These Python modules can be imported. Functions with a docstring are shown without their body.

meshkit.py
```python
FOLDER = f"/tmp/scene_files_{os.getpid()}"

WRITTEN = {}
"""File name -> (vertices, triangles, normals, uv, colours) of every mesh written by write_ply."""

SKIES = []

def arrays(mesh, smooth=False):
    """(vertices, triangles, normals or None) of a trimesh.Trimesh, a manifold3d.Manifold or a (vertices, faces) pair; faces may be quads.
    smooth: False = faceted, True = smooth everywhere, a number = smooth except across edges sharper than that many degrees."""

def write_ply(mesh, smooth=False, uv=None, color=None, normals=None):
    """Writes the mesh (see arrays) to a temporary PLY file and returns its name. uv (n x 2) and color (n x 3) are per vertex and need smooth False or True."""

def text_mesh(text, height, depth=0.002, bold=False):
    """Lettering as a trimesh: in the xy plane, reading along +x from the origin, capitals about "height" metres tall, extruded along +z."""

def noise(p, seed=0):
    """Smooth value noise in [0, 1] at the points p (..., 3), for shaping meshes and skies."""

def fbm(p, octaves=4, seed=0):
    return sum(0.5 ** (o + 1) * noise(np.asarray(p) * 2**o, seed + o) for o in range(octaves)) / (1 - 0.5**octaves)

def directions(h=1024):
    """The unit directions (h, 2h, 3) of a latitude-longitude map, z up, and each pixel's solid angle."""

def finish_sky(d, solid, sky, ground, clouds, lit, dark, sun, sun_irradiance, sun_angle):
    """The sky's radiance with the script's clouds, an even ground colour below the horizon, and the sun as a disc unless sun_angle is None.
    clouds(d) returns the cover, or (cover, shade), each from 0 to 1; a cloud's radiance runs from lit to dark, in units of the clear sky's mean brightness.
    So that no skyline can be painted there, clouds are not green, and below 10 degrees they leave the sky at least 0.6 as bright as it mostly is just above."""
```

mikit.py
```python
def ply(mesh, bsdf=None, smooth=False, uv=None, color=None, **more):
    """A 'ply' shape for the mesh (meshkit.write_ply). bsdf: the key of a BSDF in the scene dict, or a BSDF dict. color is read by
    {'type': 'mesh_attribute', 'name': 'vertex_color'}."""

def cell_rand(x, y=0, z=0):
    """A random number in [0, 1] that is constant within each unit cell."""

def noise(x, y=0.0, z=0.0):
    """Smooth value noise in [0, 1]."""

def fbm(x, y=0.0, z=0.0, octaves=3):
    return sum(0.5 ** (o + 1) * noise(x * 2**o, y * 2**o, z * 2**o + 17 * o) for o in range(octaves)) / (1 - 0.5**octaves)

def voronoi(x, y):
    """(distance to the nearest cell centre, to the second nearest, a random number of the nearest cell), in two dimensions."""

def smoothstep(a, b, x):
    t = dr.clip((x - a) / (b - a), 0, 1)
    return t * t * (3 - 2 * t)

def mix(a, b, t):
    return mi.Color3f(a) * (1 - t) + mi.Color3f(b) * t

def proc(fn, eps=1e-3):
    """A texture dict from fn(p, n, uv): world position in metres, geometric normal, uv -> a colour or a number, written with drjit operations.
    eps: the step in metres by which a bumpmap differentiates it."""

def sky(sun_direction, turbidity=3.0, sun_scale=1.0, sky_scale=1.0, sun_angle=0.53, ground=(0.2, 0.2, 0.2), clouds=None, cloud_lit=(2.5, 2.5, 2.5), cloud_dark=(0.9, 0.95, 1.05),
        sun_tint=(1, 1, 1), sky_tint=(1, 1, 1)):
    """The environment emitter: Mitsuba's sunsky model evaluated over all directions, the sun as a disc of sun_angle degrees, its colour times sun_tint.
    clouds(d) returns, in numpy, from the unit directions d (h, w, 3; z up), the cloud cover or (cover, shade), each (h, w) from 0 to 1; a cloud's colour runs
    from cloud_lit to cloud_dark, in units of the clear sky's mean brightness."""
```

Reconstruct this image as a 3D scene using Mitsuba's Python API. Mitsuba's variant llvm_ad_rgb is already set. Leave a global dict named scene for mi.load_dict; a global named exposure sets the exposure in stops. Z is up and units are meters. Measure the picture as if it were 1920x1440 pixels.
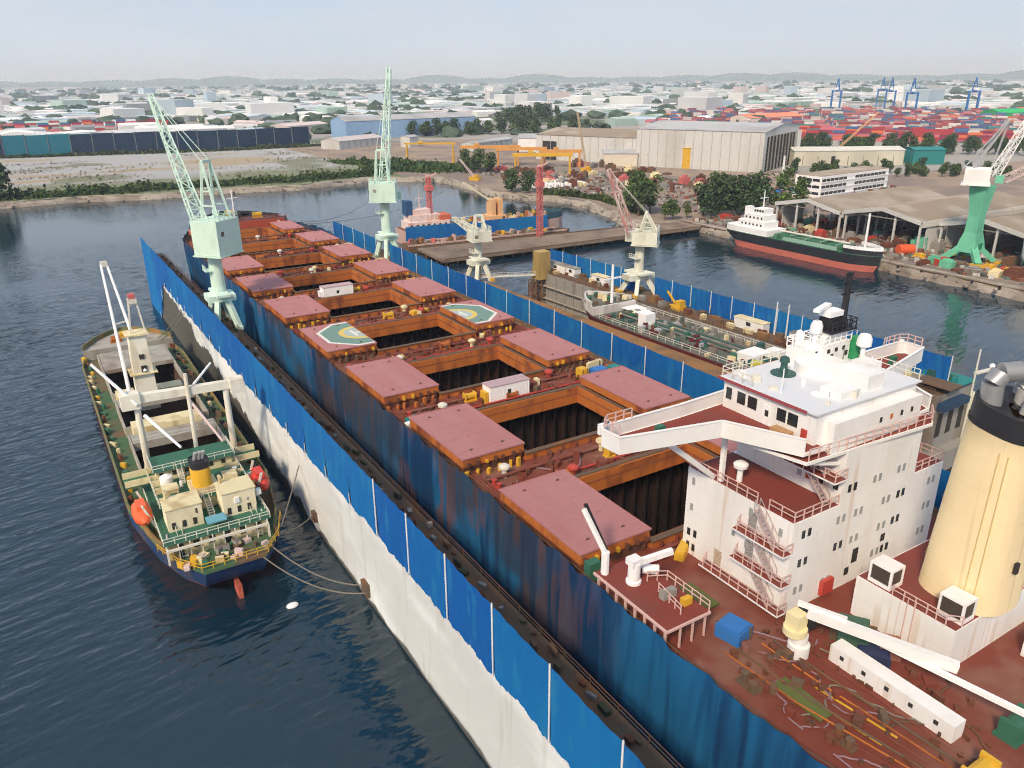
import math, random
import numpy as np
import trimesh
import shapely.geometry as sg
import drjit as dr
import mitsuba as mi
import mikit
from mikit import noise, fbm, smoothstep, mix, cell_rand

T = mi.ScalarTransform4f
scene, labels = {}, {}
exposure = 2.12
rng = np.random.default_rng(7)
random.seed(7)

# ---------------------------------------------------------------- camera, sky, haze
CAM = np.array([0.0, 0.0, 67.0])
pitch, yaw, roll = [math.radians(v) for v in (21.42, 31.67, -0.47)]
fh = np.array([math.sin(yaw), math.cos(yaw), 0]); rt = np.array([math.cos(yaw), -math.sin(yaw), 0]); upz = np.array([0, 0, 1.0])
fwd = fh * math.cos(pitch) - upz * math.sin(pitch); up0 = fh * math.sin(pitch) + upz * math.cos(pitch)
upv = -rt * math.sin(roll) + up0 * math.cos(roll)
scene['camera'] = {'type': 'perspective', 'fov': 66.55, 'fov_axis': 'x', 'near_clip': 1.0, 'far_clip': 40000.0,
                   'to_world': T().look_at(origin=CAM.tolist(), target=(CAM + fwd).tolist(), up=upv.tolist())}


def cloud_cover(d):
    # broken high overcast, thickening to a white haze towards the horizon
    x, y, z = d[..., 0], d[..., 1], np.maximum(d[..., 2], 0.02)
    u, v = x / (z + 0.25) * 2.2, y / (z + 0.25) * 2.2
    n = 0.5 + 0.22 * np.sin(1.7 * u + 1.3 * np.sin(1.1 * v + .6)) + 0.16 * np.sin(2.9 * v - 1.9 * np.sin(1.6 * u)) + 0.10 * np.sin(6.1 * u + 2.2 * np.sin(4.7 * v)) + 0.07 * np.sin(11 * v + 3 * np.sin(7 * u))
    low = np.exp(-(z / 0.26) ** 2)
    return np.clip(0.56 + 0.40 * (n - 0.5) + 0.40 * low, 0, 1), np.clip(0.55 * (1 - n), 0, 1) * (1 - .55 * low)


scene['sky'] = mikit.sky((-0.62, -0.42, 0.62), turbidity=3.5, sun_scale=0.62, sun_angle=9, clouds=cloud_cover,
                         cloud_lit=(1.66, 1.86, 2.12), cloud_dark=(1.2, 1.4, 1.65), sky_tint=(.95, 1.0, 1.08), sun_tint=(0.98, 0.98, 1.0), ground=(0.10, 0.12, 0.14))

# ---------------------------------------------------------------- naming helpers


def numbered(base):
    if base not in labels and base not in scene:
        return base
    i = _count.get(base, 0)
    while True:
        i += 1
        k = f'{base}_{i:03d}'
        if k not in labels and k not in scene:
            _count[base] = i
            return k


_count = {}


def thing(name, label, cat, group=None, kind=None):
    key = numbered(name)
    labels[key] = {'label': label, 'category': cat}
    if group: labels[key]['group'] = group
    if kind: labels[key]['kind'] = kind
    return key


def put(key, mesh, mat, smooth=False, color=None, **kw):
    scene[key] = mikit.ply(mesh.get() if isinstance(mesh, MB) else mesh, mat, smooth, color=color, **kw)
    return key


def part(holder, name, mesh, mat, smooth=False, label=None, kind=None, color=None, **kw):
    key = numbered(holder + '__' + name)
    put(key, mesh, mat, smooth, color, **kw)
    if label or kind:
        labels[key] = {}
        if label: labels[key]['label'] = label
        if kind: labels[key]['kind'] = kind
    return key


def single(name, mesh, mat, label, cat, group=None, kind=None, smooth=False, color=None, **kw):
    key = thing(name, label, cat, group, kind)
    return put(key, mesh, mat, smooth, color, **kw)


def struct(name, mesh, mat, smooth=False, color=None):
    put(name, mesh, mat, smooth, color)
    labels[name] = {'kind': 'structure', 'label': name.replace('_', ' ')}
    return name


ORD = 'first second third fourth fifth sixth seventh eighth ninth tenth eleventh twelfth thirteenth fourteenth fifteenth sixteenth seventeenth eighteenth nineteenth twentieth'.split()
ORD += ['twenty ' + o for o in ORD[:9]] + ['thirtieth'] + ['thirty ' + o for o in ORD[:9]]


# ---------------------------------------------------------------- mesh builder
BOXF = np.array([[0, 2, 3], [0, 3, 1], [4, 5, 7], [4, 7, 6], [0, 1, 5], [0, 5, 4], [2, 6, 7], [2, 7, 3], [0, 4, 6], [0, 6, 2], [1, 3, 7], [1, 7, 5]])


class MB:
    def __init__(s):
        s.v, s.f, s.c, s.n = [], [], [], 0

    def add(s, v, f, c=None):
        v = np.asarray(v, float); s.v.append(v); s.f.append(np.asarray(f, int) + s.n); s.n += len(v)
        if c is not None: s.c.append(np.broadcast_to(np.asarray(c, float), (len(v), 3)))
        return s

    def obox(s, c, ax, ay, az, col=None):
        c, ax, ay, az = [np.asarray(a, float) for a in (c, ax, ay, az)]
        v = [c + i * ax + j * ay + k * az for k in (-1, 1) for j in (-1, 1) for i in (-1, 1)]
        return s.add(v, BOXF, col)

    def box(s, x0, x1, y0, y1, z0, z1, col=None):
        return s.obox(((x0 + x1) / 2, (y0 + y1) / 2, (z0 + z1) / 2), ((x1 - x0) / 2, 0, 0), (0, (y1 - y0) / 2, 0), (0, 0, (z1 - z0) / 2), col)

    def rbox(s, x, y, z0, w, l, h, a=0.0, col=None):
        c, n = math.cos(a), math.sin(a)
        return s.obox((x, y, z0 + h / 2), (c * w / 2, n * w / 2, 0), (-n * l / 2, c * l / 2, 0), (0, 0, h / 2), col)

    def bar(s, p, q, w, h=None, col=None):
        p, q = np.asarray(p, float), np.asarray(q, float); d = q - p; L = np.linalg.norm(d); d = d / L
        u = np.cross(d, [0, 0, 1.0] if abs(d[2]) < 0.95 else [0, 1.0, 0]); u /= np.linalg.norm(u); w2 = np.cross(u, d)
        return s.obox((p + q) / 2, d * L / 2, u * w / 2, w2 * (h or w) / 2, col)

    def tube(s, p, q, r0, r1=None, n=8, col=None):
        r1 = r0 if r1 is None else r1
        p, q = np.asarray(p, float), np.asarray(q, float); d = q - p; d = d / np.linalg.norm(d)
        u = np.cross(d, [0, 0, 1.0] if abs(d[2]) < 0.95 else [0, 1.0, 0]); u /= np.linalg.norm(u); w = np.cross(d, u)
        a = np.arange(n) * 2 * math.pi / n
        ring = np.cos(a)[:, None] * u + np.sin(a)[:, None] * w
        v = np.vstack([p + ring * r0, q + ring * r1, [p], [q]]); f = []
        for i in range(n):
            j = (i + 1) % n
            f += [[i, j, n + j], [i, n + j, n + i], [2 * n, j, i], [2 * n + 1, n + i, n + j]]
        return s.add(v, f, col)

    def path(s, pts, r, n=6, col=None):
        for a, b in zip(pts[:-1], pts[1:]): s.tube(a, b, r, r, n, col)
        return s

    def prism(s, poly, z0, z1, col=None):
        if not hasattr(poly, 'geom_type'): poly = sg.Polygon(poly)
        for g in (poly.geoms if hasattr(poly, 'geoms') else [poly]):
            m = trimesh.creation.extrude_polygon(g, z1 - z0)
            s.add(m.vertices + [0, 0, z0], m.faces, col)
        return s

    def lathe(s, prof, c, n=16, col=None):
        a = np.arange(n) * 2 * math.pi / n; k = len(prof)
        v = np.vstack([np.c_[np.cos(a) * r + c[0], np.sin(a) * r + c[1], np.full(n, z + c[2])] for r, z in prof]); f = []
        for j in range(k - 1):
            for i in range(n):
                b = (i + 1) % n
                f += [[j * n + i, j * n + b, (j + 1) * n + b], [j * n + i, (j + 1) * n + b, (j + 1) * n + i]]
        v = np.vstack([v, [[c[0], c[1], prof[0][1] + c[2]], [c[0], c[1], prof[-1][1] + c[2]]]])
        for i in range(n):
            b = (i + 1) % n
            f += [[n * k, b, i], [n * k + 1, (k - 1) * n + i, (k - 1) * n + b]]
        return s.add(v, f, col)

    def ball(s, c, r, sub=2, sc=(1, 1, 1), col=None):
        m = trimesh.creation.icosphere(sub, r)
        return s.add(m.vertices * np.array(sc) + np.asarray(c, float), m.faces, col)

    def grid(s, P, col=None):
        P = np.asarray(P, float); a, b = P.shape[:2]; f = []
        for i in range(a - 1):
            for j in range(b - 1):
                k = i * b + j
                f += [[k, k + 1, k + b + 1], [k, k + b + 1, k + b]]
        return s.add(P.reshape(-1, 3), f, None if col is None else np.asarray(col).reshape(-1, 3))

    def lattice(s, p, q, w0, w1, bays, r, up=(0, 0, 1)):
        p, q = np.asarray(p, float), np.asarray(q, float); d = q - p; L = np.linalg.norm(d); d = d / L
        u = np.cross(d, up if abs(d[2]) < .97 else (0, 1, 0)); u /= np.linalg.norm(u); w = np.cross(u, d)
        cor = [(-1, -1), (1, -1), (1, 1), (-1, 1)]
        def pt(t, k):
            ww = (w0 + (w1 - w0) * t) / 2
            return p + d * L * t + u * cor[k][0] * ww + w * cor[k][1] * ww
        for k in range(4): s.bar(pt(0, k), pt(1, k), r * 2)
        for i in range(bays):
            for k in range(4):
                a, b = (i / bays, (i + 1) / bays)
                j = (k + 1) % 4
                s.bar(pt(a, k), pt(b, j), r * 1.3) if (i + k) % 2 else s.bar(pt(a, j), pt(b, k), r * 1.3)
                s.bar(pt(b, k), pt(b, j), r * 1.2)
        return s

    def rail(s, pts, h=1.1, gap=2.0, r=0.04):
        pts = [np.asarray(p, float) for p in pts]
        for a, b in zip(pts[:-1], pts[1:]):
            n = max(1, int(round(np.linalg.norm(b - a) / gap)))
            for z in (h, h * 0.55): s.bar(a + [0, 0, z], b + [0, 0, z], r * 1.6)
            for i in range(n + 1):
                c = a + (b - a) * i / n
                s.bar(c, c + [0, 0, h + 0.02], r * 2)
        return s

    def get(s):
        return np.vstack(s.v), np.vstack(s.f)

    def col(s):
        return np.vstack(s.c)


# ---------------------------------------------------------------- materials
def P(key, rgb, rough=0.6, metallic=0.0, spec=0.4):
    scene[key] = {'type': 'twosided', 'b': {'type': 'principled', 'base_color': {'type': 'rgb', 'value': list(rgb)} if not isinstance(rgb, dict) else rgb,
                                            'roughness': rough, 'metallic': metallic, 'specular': spec}}
    return key


def PP(key, fn, rough=0.65, spec=0.35, bump=None, scale=1.0, eps=0.05):
    b = {'type': 'principled', 'base_color': mikit.proc(fn), 'roughness': rough, 'specular': spec}
    if bump: b = {'type': 'bumpmap', 'arbitrary': mikit.proc(bump, eps), 'scale': scale, 'b': b}
    scene[key] = {'type': 'twosided', 'b': b}
    return key


def worn(key, base, dark, scale=0.35, amount=0.6, stretch=0.25, rough=0.6, spec=0.35):
    """paint with weathering: blotches, and runs that hang down upright faces"""
    def fn(p, n, uv):
        up = dr.abs(n.z) > 0.7
        kz = dr.select(up, 1.0, stretch)
        a = fbm(p.x * scale, p.y * scale, p.z * scale * kz, 4)
        b = fbm(p.x * scale * 5 + 31, p.y * scale * 5, p.z * scale * 5 * kz, 3)
        return mix(base, dark, dr.clip(smoothstep(0.42, 0.75, a) * amount + (b - 0.5) * 0.35 * amount, 0, 1))
    return PP(key, fn, rough, spec)


VC = P('painted', {'type': 'mesh_attribute', 'name': 'vertex_color'}, 0.7, 0, 0.3)
P('leaf', {'type': 'mesh_attribute', 'name': 'vertex_color'}, 0.8, 0, 0.2)
WHITE = worn('white_paint', (0.78, 0.78, 0.77), (0.60, 0.58, 0.54), 0.25, 0.35)
CREAM = worn('cream_paint', (0.70, 0.62, 0.38), (0.40, 0.28, 0.13), 0.5, 0.75)
def block_white(p, n, uv):
    a = fbm(p.x * .3, p.y * .3, p.z * .12, 4)
    h = p.x + p.y
    s_ = noise(h * 2.6, p.z * .10, 3.0); g = smoothstep(.72, .92, s_) * smoothstep(.45, .7, noise(h * .35, p.z * .35, 9.0))
    c = mix((.78, .78, .77), (.66, .65, .62), smoothstep(.4, .75, a) * .6)
    c = mix(c, (.52, .36, .22), g * .38 * (1 - smoothstep(.5, .8, dr.abs(n.z))))
    seam = smoothstep(.46, .5, dr.abs(h / 2.4 - dr.floor(h / 2.4) - .5)) + smoothstep(.47, .5, dr.abs(p.z / 3.07 - dr.floor(p.z / 3.07) - .5))
    return mix(c, (.55, .55, .54), dr.clip(seam, 0, 1) * .22)


BLOCKW = PP('block_white', block_white, .5, .4)
PALEC = worn('pale_cream', (.76, .74, .64), (.52, .44, .30), .5, .6)
MINT = worn('mint_paint', (0.58, 0.76, 0.66), (0.42, 0.56, 0.48), 0.4, 0.5)
PALE = worn('pale_crane_paint', (0.66, 0.68, 0.58), (0.40, 0.36, 0.25), 0.4, 0.6)
DECK = worn('red_deck', (0.175, 0.042, 0.026), (0.225, 0.110, 0.080), 0.22, 1.0, 1.0, 0.75)
TERR = worn('brown_red_deck', (0.200, 0.042, 0.030), (0.150, 0.055, 0.045), 0.3, 0.7, 1.0, 0.7)
RUST = worn('rust_orange', (0.440, 0.135, 0.028), (0.200, 0.055, 0.022), 0.45, 1.0, 0.3, 0.8)
RUSTD = worn('dull_rust', (.150, .055, .030), (.085, .040, .028), .5, 1, .5, .85)
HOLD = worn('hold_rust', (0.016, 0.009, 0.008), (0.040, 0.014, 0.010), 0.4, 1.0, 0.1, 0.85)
BROWN = worn('brown_steel', (0.115, 0.080, 0.055), (0.175, 0.080, 0.035), 0.3, 1.0, 0.5, 0.8)
GREY = worn('grey_steel', (0.27, 0.26, 0.24), (0.15, 0.12, 0.10), 0.2, 1.0, 0.2, 0.75)
ROOF = worn('tan_roof', (0.250, 0.200, 0.150), (0.33, 0.29, 0.24), 0.08, 1.0, 1.0, 0.8)
CONC = worn('concrete', (0.34, 0.30, 0.25), (0.20, 0.165, 0.13), 0.15, 1.0, 0.6, 0.85)
BUFF = P('buff_funnel', (0.68, 0.50, 0.22), 0.45)
BLACK = P('black_paint', (0.018, 0.018, 0.022), 0.5)
DARK = P('dark_glass', (0.02, 0.026, 0.03), 0.15, 0, 0.6)
SHADE = P('dark_opening', (0.03, 0.028, 0.026), 0.8)
YEL = P('yellow_paint', (0.62, 0.36, 0.03), 0.5)
ORANGE = P('orange_paint', (0.72, 0.11, 0.03), 0.45)
GREEND = P('green_deck', (0.035, 0.135, 0.085), 0.65)
GREENC = worn('green_crane_paint', (0.15, 0.49, 0.32), (0.09, 0.32, 0.21), 0.3, 0.6)
RAILP = P('pale_red_rail', (0.62, 0.42, 0.38), 0.5)
CREAMR = P('pale_rail', (0.62, 0.60, 0.52), 0.5)
REDP = P('red_paint', (0.42, 0.055, 0.04), 0.5)
CRANERED = P('faded_red_paint', (0.52, 0.13, 0.12), 0.55)
BLUEP = P('blue_paint', (0.03, 0.16, 0.45), 0.5)
TEAL = P('teal_paint', (0.02, 0.20, 0.20), 0.6)
STEEL = P('galvanised', (0.45, 0.45, 0.45), 0.4, 0.3)
BRIGHT = P('clean_white', (0.82, 0.82, 0.82), 0.4)
ROPE = P('rope', (0.20, 0.18, 0.15), 0.9)
# ---------------------------------------------------------------- water, ground, quay, jetty
def mix1(a, b, t): return a + (b - a) * t


def wave(p, n, uv):
    w = fbm(p.x * 0.18 + 0.09 * p.y, p.y * 0.66 - 0.13 * p.x, 0.0, 4)
    w2 = noise(p.x * 0.75 + 0.2 * p.y + 9, p.y * 1.7, 3.0)
    g = 0.45 + 0.9 * smoothstep(.3, .7, fbm(p.x * .011, p.y * .014, 7.0, 3))
    g = g * mix1(1.0, .38, smoothstep(210, 400, p.y)) * mix1(1.0, .62, smoothstep(110, 170, p.x))
    return (w * 1.0 + 0.10 * w2) * g


def water_col(p, n, uv):
    a = fbm(p.x * 0.012, p.y * 0.012, 2.0, 3)
    return mix((0.0014, 0.010, 0.016), (0.0035, 0.022, 0.040), a)


PP('water_surface', water_col, 0.08, 0.75, wave, 0.32, 0.15)
struct('water', MB().grid([[(-3000, -1500, 0), (3000, -1500, 0)], [(-3000, 1200, 0), (3000, 1200, 0)]]), 'water_surface')

QX = 266.0
coast = [(-400, 552), (-120, 545), (-11, 537), (30, 540), (72, 525), (111, 527), (156, 517), (209, 530), (238, 515), (252, 508), (251, 464), (247, 420),
         (254, 390), (266, 379), (267, 354), (258, 317), (247, 292), (253, 281), (QX, 276), (QX, -1400), (9000, -1400), (20000, 0), (20000, 22000), (-15000, 22000), (-15000, 560)]


def ground_col(p, n, uv):
    a = fbm(p.x * 0.02, p.y * 0.02, 0.0, 4)
    b = fbm(p.x * 0.012 + 50, p.y * 0.028, 4.0, 4)
    plot = mix((0.28, 0.285, 0.29), (0.27, 0.225, 0.16), smoothstep(0.60, 0.76, b))
    plot = mix(plot, (0.09, 0.105, 0.045), smoothstep(0.60, 0.70, a) * 0.7)
    plot = mix(plot, (0.115, 0.135, 0.060), (1 - smoothstep(575, 640, p.y + 40 * (a - .5) + 60 * (b - .5))) * .85)
    yard = mix((0.235, 0.185, 0.145), (0.17, 0.14, 0.125), smoothstep(0.35, 0.65, fbm(p.x * 0.05, p.y * 0.05, 8.0, 4)))
    far = mix((0.085, 0.110, 0.065), (0.24, 0.235, 0.22), smoothstep(0.44, 0.58, fbm(p.x * 0.008, p.y * 0.008, 1.0, 4)))
    c = dr.select(p.x < 235, plot, yard)
    c = dr.select(p.y + 0.25 * p.x > 915, far, c)
    return dr.select((p.x > 470) & (p.y > 330), far, c)


PP('earth', ground_col, 0.9, 0.2)
gp = sg.Polygon(coast)
vv, ff = trimesh.creation.triangulate_polygon(gp, engine='earcut')
struct('ground', (np.c_[vv, np.full(len(vv), 3.0)], ff), 'earth')

# rocky bank under the ground's edge
bank = MB(); cl = np.array(coast[1:21], float); P0 = []
for a, b in zip(cl[:-1], cl[1:]):
    m = max(2, int(np.linalg.norm(b - a) / 6))
    for i in range(m): P0.append(a + (b - a) * i / m)
P0 = np.array(P0); tn = np.gradient(P0, axis=0); tn /= np.linalg.norm(tn, axis=1)[:, None]; nr = np.c_[tn[:, 1], -tn[:, 0]]
rows = []
for off, z in ((-1.5, 3.06), (0.3, 2.9), (1.6, 1.5), (3.4, -0.6)):
    j = rng.normal(0, 0.7, len(P0))
    rows.append(np.c_[P0 + nr * (off + j)[:, None], z + rng.normal(0, 0.12, len(P0)) * (z < 2.95)])
bank.grid(np.array(rows))
struct('shore_bank', bank, CONC)
rocks = MB()
for i in range(0, len(P0)):
    for k in range(2):
        c = P0[i] + nr[i] * rng.uniform(0, 6) + tn[i] * rng.uniform(-3, 3)
        m = trimesh.creation.icosphere(0, rng.uniform(0.4, 1.0))
        rocks.add(m.vertices * [1, 1, 0.7] + rng.normal(0, 0.15, m.vertices.shape) + [c[0], c[1], rng.uniform(0.2, 2.4)], m.faces)
put('shore_rocks', rocks, CONC)
labels['shore_rocks'] = {'label': 'pale rubble rocks lining the far shore of the basin', 'category': 'rocks', 'kind': 'stuff'}

# quay on the right: vertical wall, coping blocks, fenders
q = MB(); q.box(QX - 0.6, QX + 0.6, -300, 274, -3, 2.9)
struct('quay_wall', q, BROWN)
y = 268.0; i = 0
while y > 40:
    part('quay_wall', 'coping_block', MB().box(QX - 0.9, QX + 1.4, y - 7.7, y, 2.85, 3.35), CONC); y -= 7.9
y = 262.0
while y > 50:
    part('quay_wall', 'fender', MB().tube((QX - 1.0, y, 0.2), (QX - 1.0, y, 2.6), 0.45, n=8), BLACK, smooth=True); y -= 9.0
# crane rails in the quay
rl = MB()
for x in (271, 281): rl.box(x - 0.08, x + 0.08, 60, 265, 3.0, 3.12)
struct('crane_rails', rl, GREY)

# jetty
JETC = worn('jetty_concrete', (.20, .155, .12), (.12, .09, .07), .12, 1, 1, .85)
jp = [(132, 263), (262, 260), (QX, 264), (QX, 276), (240, 279), (190, 285), (134, 290)]
jt = thing('jetty', 'long brown concrete jetty crossing the water behind the docks', 'jetty')
for i in range(12):
    x0, x1 = 132 + i * 11.2, 132 + (i + 1) * 11.2 - 0.06
    part(jt, 'deck_slab', MB().prism(sg.Polygon(jp).intersection(sg.box(x0, 240, x1, 310)), 1.6 + 0.03 * (i % 3), 2.6 + 0.03 * (i % 3)), JETC)
part(jt, 'kerb', MB().bar((133, 263.6, 2.8), (262, 260.6, 2.8), 0.5, 0.5).bar((135, 289.5, 2.8), (238, 278.8, 2.8), 0.5, 0.5), BROWN)
pl = MB()
for i in range(26):
    for y in (264.5, 272, 282): pl.tube((134 + i * 5, y - (0.06 * i if y > 265 else 0.02 * i), -3), (134 + i * 5, y - 0.04 * i, 1.7), 0.4, n=6)
part(jt, 'pile', pl, BROWN, kind='stuff')
# ---------------------------------------------------------------- the big bulk carrier
DZ = 19.6; HX0, HX1 = 40.3, 82.5; HC = 61.4
ship = thing('bulk_carrier', 'huge red decked bulk carrier with open hatches and white deckhouse in the floating dock', 'ship')
half = [(12.4, 6), (16.0, 9), (19.0, 17), (20.7, 27), (21.1, 36), (21.1, 120), (21.1, 255), (20.2, 261), (17.2, 270), (12.4, 279), (6.6, 288), (0, 294)]
outline = [(HC - a, y) for a, y in half] + [(HC + a, y) for a, y in half[-2::-1]]


def level(z):
    t = max(0, (DZ - z) / 16.6); o = []
    for x, y in outline:
        d = x - HC
        if y > 240: y, d = y - 9 * t * (y - 240) / 54, d * (1 - 0.35 * t * (y - 240) / 54)
        if y < 36: y, d = y + 10 * t * (36 - y) / 30, d * (1 - 0.55 * t * (36 - y) / 30)
        o.append((HC + d, y, z))
    return o + [o[0]]


hull = MB().grid([level(z) for z in (3.0, 8, 14, DZ)])
part(ship, 'hull', hull, P('hull_red', (0.12, 0.035, 0.03), 0.7), smooth=30)
openings = []
NH = 9; PIT = 25.0; Y0 = 53.2
OX = [(51.0, 70.3)] * 8 + [(52.1, 69.2)]
for i in range(NH): openings.append(sg.box(OX[i][0], Y0 + PIT * i + 0.8, OX[i][1], Y0 + PIT * i + 15.6))
dk = sg.Polygon(outline)
for o in openings: dk = dk.difference(o)
part(ship, 'deck', MB().prism(dk, DZ - 0.25, DZ), DECK)
# bulwark line along the deck edge
bw = MB()
for a, b in zip(outline[:-1], outline[1:]):
    if max(a[1], b[1]) < 276: bw.rail([(a[0] + (0.3 if a[0] < HC else -0.3), a[1], DZ), (b[0] + (0.3 if b[0] < HC else -0.3), b[1], DZ)], 1.1, 3.0, 0.05)
part(ship, 'deck_railing', bw, BROWN)


# holds, coamings, covers
PINK = None


def pink(p, n, uv):
    a = fbm(p.x * 0.5, p.y * 0.12, 1.0, 4); b = fbm(p.x * 2.2, p.y * 2.2, 5.0, 3)
    c = mix((0.365, 0.148, 0.148), (0.410, 0.195, 0.195), a)
    return mix(c, (0.26, 0.10, 0.11), smoothstep(0.60, 0.8, b) * 0.15)


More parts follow.
